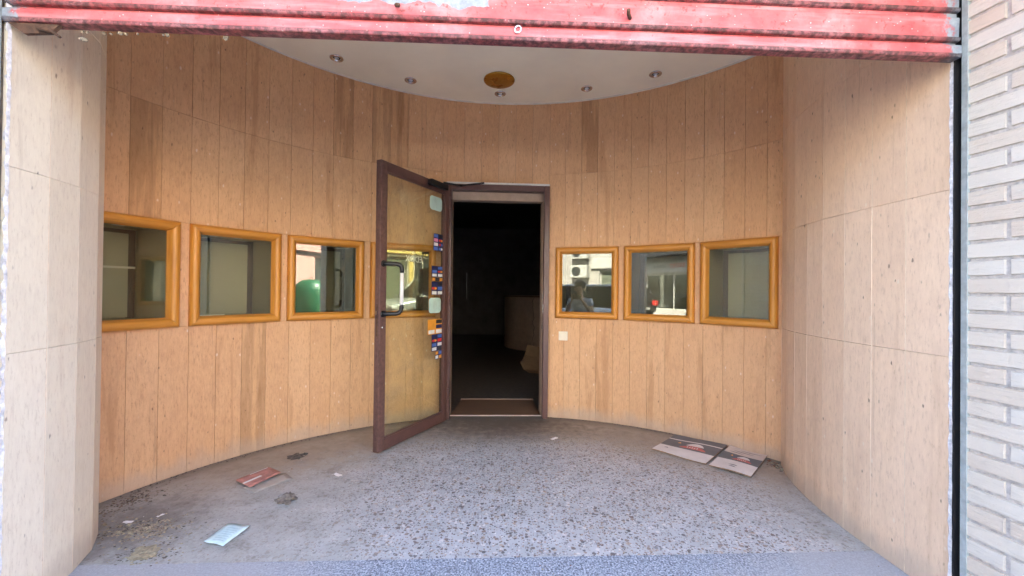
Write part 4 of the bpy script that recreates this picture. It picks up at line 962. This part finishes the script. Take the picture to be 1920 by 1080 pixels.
# ------------------------------------------------------------------ cars
def car(label, loc, rz, paint, suv=False, group='cars parked in the street'):
    t = thing('parked_car', label, 'car', loc, rz, group)
    Ht = 1.68 if suv else 1.44; L = 4.3 if suv else 4.0; Wd = .86
    # stations: x, z of the lower edge, hood/belt height, half width
    st = [(-L / 2, .42, .62, .62), (-L / 2 + .12, .30, .86 if suv else .80, .78), (-L / 2 + .55, .22, .98 if suv else .90, .84), (-L / 2 + 1.2, .20, 1.02 if suv else .93, Wd), (0, .20, 1.03 if suv else .94, Wd), (L / 2 - 1.35, .20, 1.0 if suv else .91, Wd), (L / 2 - .6, .22, .92 if suv else .80, .82), (L / 2 - .12, .30, .78 if suv else .68, .74), (L / 2, .42, .60, .60)]
    m = MB()
    rings = []
    for x, z0, z1, hw in st:
        rings.append([(x, -hw * .92, z0), (x, -hw, z0 + .15), (x, -hw, z1 - .16), (x, -hw * .93, z1 - .03), (x, -hw * .6, z1), (x, hw * .6, z1), (x, hw * .93, z1 - .03), (x, hw, z1 - .16), (x, hw, z0 + .15), (x, hw * .92, z0)])
    for A, B in zip(rings[:-1], rings[1:]):
        for j in range(10): m.face([A[j], B[j], B[(j + 1) % 10], A[(j + 1) % 10]])
    m.face(rings[0]); m.face(rings[-1][::-1])
    body = m.build('body', paint, t, True)
    bm = bmesh.new(); bm.from_mesh(body.data); bmesh.ops.remove_doubles(bm, verts=bm.verts, dist=1e-4); bmesh.ops.recalc_face_normals(bm, faces=bm.faces); bm.to_mesh(body.data); bm.free()
    sb = body.modifiers.new('smooth', 'SUBSURF'); sb.levels = 2; sb.render_levels = 2
    zb = .90 if suv else .82; rx0, rx1 = (-L / 2 + .42, L / 2 - 1.75); bx0, bx1 = (-L / 2 + .12, L / 2 - 1.05)
    roof = [(rx0, -.56), (rx1, -.56), (rx1, .56), (rx0, .56)]; belt = [(bx0, -.79), (bx1, -.79), (bx1, .79), (bx0, .79)]
    m = MB(); m.face([(x, y, Ht) for x, y in roof]); 
    m.box((rx0 + .02, -.56, Ht - .05), (rx1 - .02, .56, Ht - .002)); 
    for (bx_, by_), (tx, ty) in zip(belt, roof): m.tube([(bx_, by_, zb), (tx, ty, Ht - .02)], .035, 6)
    for s_ in (-1, 1): m.tube([((bx0 + bx1) / 2 - .1, .79 * s_, zb), ((rx0 + rx1) / 2 - .05, .56 * s_, Ht - .02)], .03, 6); m.tube([(rx0, .56 * s_, Ht - .02), (rx1, .56 * s_, Ht - .02)], .03, 6)
    m.tube([(rx0, -.56, Ht - .02), (rx0, .56, Ht - .02)], .03, 6); m.tube([(rx1, -.56, Ht - .02), (rx1, .56, Ht - .02)], .03, 6)
    m.build('roof', paint, t, True)
    for i in range(4):
        j = (i + 1) % 4; m = MB(); m.face([(*belt[i], zb), (*belt[j], zb), (*roof[j], Ht - .02), (*roof[i], Ht - .02)]); m.build('window', 'car_black' , t, recalc=False)
    for x in (-L / 2 + .78, L / 2 - .80):
        for s_ in (-1, 1):
            m = MB(); m.tube([(0, -.1, 0), (0, .1, 0)], .31, 20); wh = m.build('wheel', 'tyre', t, loc=(x, s_ * .78, .31), smooth=False)
            m = MB(); m.tube([(0, -.105, 0), (0, .105, 0)], .19, 14); m.build('rim', 'steel', wh)
    for s_ in (-1, 1):
        m = MB(); m.box((L / 2 - .30, s_ * .60 - .13, .60), (L / 2 - .05, s_ * .60 + .13, .72)); m.build('headlight', 'head_lamp', t, bevel=.03)
        m = MB(); m.box((-L / 2 + .0, s_ * .62 - .12, .66), (-L / 2 + .16, s_ * .62 + .12, .90)); m.build('tail_light', 'tail_red', t, bevel=.03)
        m = MB(); m.box((bx1 - .25, s_ * .90 - .09, zb + .02), (bx1 - .08, s_ * .90 + .07, zb + .16)); m.build('mirror', paint, t, bevel=.03)
    m = MB(); m.box((-L / 2 - .02, -.26, .50), (-L / 2 + .02, .26, .61)); m.build('number_plate', 'white_panel', t)
    return t
def street(a, b, z=-.15): x, y = fp(a, b); return (x, y, z)
car('silver estate car parked across the street, reflected through the door glass', street(6.55, -8.1), TH + math.pi, 'car_silver', True)
car('pale blue-white car at the near kerb, reflected beside the crouching person', street(-1.6, -4.45), TH, 'car_white')
car('black car across the street with a red tail light, reflected in the middle right window', street(-12.2, -8.1), TH + math.pi, 'car_black')
car('small white car across the street left of the silver estate car', street(1.9, -8.1), TH + math.pi, 'car_white')
# recycling bin
t = thing('recycling_bin', 'green bell-shaped recycling bin across the street, reflected in a left window', 'recycling bin', street(11.9, -9.25, -.15), TH)
m = MB(); m.lathe([(.0, .0), (.72, .0), (.76, .06), (.74, .7), (.70, 1.15), (.60, 1.45), (.42, 1.62), (.15, 1.68), (0, 1.69)], 28); m.build('shell', 'bin_green', t, True)
m = MB(); m.lathe([(.13, 0), (.13, .05), (.10, .06), (0, .02)], 18); put('slot', m.mesh('slot', 'slot_dark', True), t, (0, .70, 1.05), rot=(-math.pi / 2, 0, 0))
m = MB(); m.tube([(.0, -.08, 1.68), (0, -.08, 1.78), (0, .08, 1.78), (0, .08, 1.68)], .015, 8); m.build('lifting_loop', 'dark_metal', t)
m = MB(); m.box((-.18, .742, .45), (.18, .752, .75)); m.build('notice', 'sign_yellow', t)

# ------------------------------------------------------------------ people
def skin_mesh(name, verts, edges, mat, parent, root=0, levels=2):
    me = bpy.data.meshes.new(name); me.from_pydata([v[0] for v in verts], edges, []); me.materials.append(M[mat])
    o = put(name, me, parent); md = o.modifiers.new('skin', 'SKIN'); md.use_smooth_shade = True
    for i, v in enumerate(verts):
        r = v[1] if isinstance(v[1], tuple) else (v[1], v[1]); me.skin_vertices[0].data[i].radius = r; me.skin_vertices[0].data[i].use_root = (i == root)
    ss = o.modifiers.new('sub', 'SUBSURF'); ss.levels = levels; ss.render_levels = levels
    return o
def chain(verts, edges, start, pts):
    k = start
    for p in pts: verts.append(p); edges.append((k, len(verts) - 1)); k = len(verts) - 1
    return k
# someone crouching by the near kerb, facing the entrance (+y)
ps = thing('person', 'crouching person in a light blue t-shirt holding up a phone, reflected in the window', 'person', (-1.02, -.10, 0), R_(-14))
V = [((0, 0, .44), (.15, .11))]; E_ = []
chest = chain(V, E_, 0, [((0, .05, .60), (.14, .10)), ((0, .10, .78), (.15, .11)), ((0, .12, .92), (.16, .10))])
neck = chain(V, E_, chest, [((0, .14, 1.02), (.055, .055)), ((0, .16, 1.07), (.05, .055)), ((0, .17, 1.13), (.066, .085)), ((0, .175, 1.20), (.072, .092)), ((0, .17, 1.265), (.058, .075))])
hands = []
for s_ in (-1, 1):
    k = chain(V, E_, chest, [((s_ * .17, .12, .94), .058), ((s_ * .22, .19, .78), .045), ((s_ * .24, .26, .70), .040), ((s_ * .17, .36, .84), .034), ((s_ * .10, .44, .95), (.026, .020)), ((s_ * .075, .465, 1.0), (.038, .016)), ((s_ * .068, .47, 1.045), (.036, .014))])
    for f in range(4):
        bx_ = s_ * (.044 + .017 * f); chain(V, E_, k, [((bx_, .474, 1.062), .008), ((bx_ - s_ * .004, .492, 1.085 - .004 * abs(f - 1.5)), .0085), ((bx_ - s_ * .01, .508, 1.083 - .004 * abs(f - 1.5)), .0075)])
    chain(V, E_, k - 1, [((s_ * .048, .475, 1.012), .010), ((s_ * .034, .488, 1.03), .0095), ((s_ * .026, .497, 1.045), .008)])
    kn = [((s_ * .11, .03, .42), (.09, .09)), ((s_ * .15, .24, .46), .075), ((s_ * .17, .42, .47), .06), ((s_ * .165, .36, .28), .052), ((s_ * .16, .28, .10), .04), ((s_ * .165, .30, .05), (.04, .035)), ((s_ * .18, .42, .03), (.04, .025))]
    chain(V, E_, 0, kn)
skin_mesh('body', V, E_, 'skin', ps)
V = [((0, .02, .50), (.16, .12))]; E_ = []
c = chain(V, E_, 0, [((0, .05, .62), (.155, .115)), ((0, .10, .78), (.165, .125)), ((0, .12, .93), (.17, .115)), ((0, .135, 1.0), (.075, .075))])
for s_ in (-1, 1): chain(V, E_, c - 1, [((s_ * .17, .125, .945), .076), ((s_ * .21, .175, .83), .068)])
skin_mesh('t_shirt', V, E_, 'shirt_blue', ps)
V = [((0, 0, .45), (.165, .13))]; E_ = []
for s_ in (-1, 1): chain(V, E_, 0, [((s_ * .11, .03, .42), (.105, .105)), ((s_ * .15, .24, .46), .09), ((s_ * .17, .42, .47), .075), ((s_ * .165, .36, .28), .066), ((s_ * .16, .28, .11), .056)])
skin_mesh('trousers', V, E_, 'trouser_dark', ps)
for s_ in (-1, 1): skin_mesh('shoe', [((s_ * .16, .25, .05), (.048, .045)), ((s_ * .17, .34, .045), (.05, .042)), ((s_ * .185, .45, .032), (.045, .028))], [(0, 1), (1, 2)], 'car_black', ps)
blob('hair', 'hair_dark', .105, ps, (0, .15, 1.235), 2.0, 3, .85, .12, 3)
m = MB(); m.tube([(0, .255, 1.17), (0, .278, 1.15), (0, .262, 1.14)], [.008, .014, .010], 8); m.build('nose', 'skin', ps, True)
for s_ in (-1, 1):
    blob('eye', 'eye_white', .012, ps, (s_ * .032, .245, 1.185), 1, 2, 1, 0); blob('ear', 'skin', .026, ps, (s_ * .078, .165, 1.165), 1, 2, 1.3, .1)
m = MB(); m.box((-.022, .243, 1.105), (.022, .258, 1.113)); m.build('mouth', 'flyer_red', ps, bevel=.003)
t = thing('phone', 'dark phone held up by the crouching person', 'phone', (-1.02, -.10, 0), R_(-14)); m = MB(); m.box((-.078, .478, .985), (.078, .487, 1.06)); m.build('casing', 'black_plastic', t, bevel=.006)
def mannequin(label, a, cloth, legs):
    t = thing('mannequin', label, 'mannequin', (*fp(a, FY - .75), .3), TH)
    V = [((0, 0, .85), (.13, .10))]; E_ = []
    c = chain(V, E_, 0, [((0, 0, 1.05), (.11, .08)), ((0, .02, 1.28), (.14, .10)), ((0, .0, 1.40), (.13, .07)), ((0, 0, 1.50), .045), ((0, .01, 1.58), (.06, .08)), ((0, .01, 1.68), (.055, .07))])
    for s_ in (-1, 1):
        chain(V, E_, 3, [((s_ * .18, 0, 1.38), .05), ((s_ * .24, 0, 1.12), .04), ((s_ * .23, .06, .88), .03), ((s_ * .22, .09, .76), (.02, .035))]); chain(V, E_, 0, [((s_ * .09, 0, .75), .085), ((s_ * .10, .02, .45), .058), ((s_ * .10, 0, .10), .036), ((s_ * .10, .10, .03), .03)])
    skin_mesh('figure', V, E_, 'manikin', t)
    V = [((0, 0, .82), (.16, .12))]; E_ = []; c = chain(V, E_, 0, [((0, 0, 1.05), (.125, .095)), ((0, .02, 1.28), (.155, .115)), ((0, 0, 1.41), (.14, .085))])
    for s_ in (-1, 1): chain(V, E_, 3, [((s_ * .18, 0, 1.385), .06), ((s_ * .22, 0, 1.22), .055)])
    skin_mesh('top', V, E_, cloth, t)
    V = [((0, 0, .85), (.15, .115))]; E_ = []
    for s_ in (-1, 1): chain(V, E_, 0, [((s_ * .09, 0, .75), .098), ((s_ * .10, .02, .45), .07), ((s_ * .10, 0, .14), .055)])
    skin_mesh('trousers', V, E_, legs, t)
    m = MB(); m.lathe([(.0, 0), (.2, 0), (.2, .015), (0, .015)], 20); m.build('base', 'steel', t, loc=(0, 0, -.016))
mannequin('shop mannequin in a turquoise top, reflected in the middle right window', -10.75, 'cloth_cyan', 'cloth_cream')
mannequin('shop mannequin in a cream top beside the turquoise one', -10.1, 'cloth_cream', 'flyer_red')
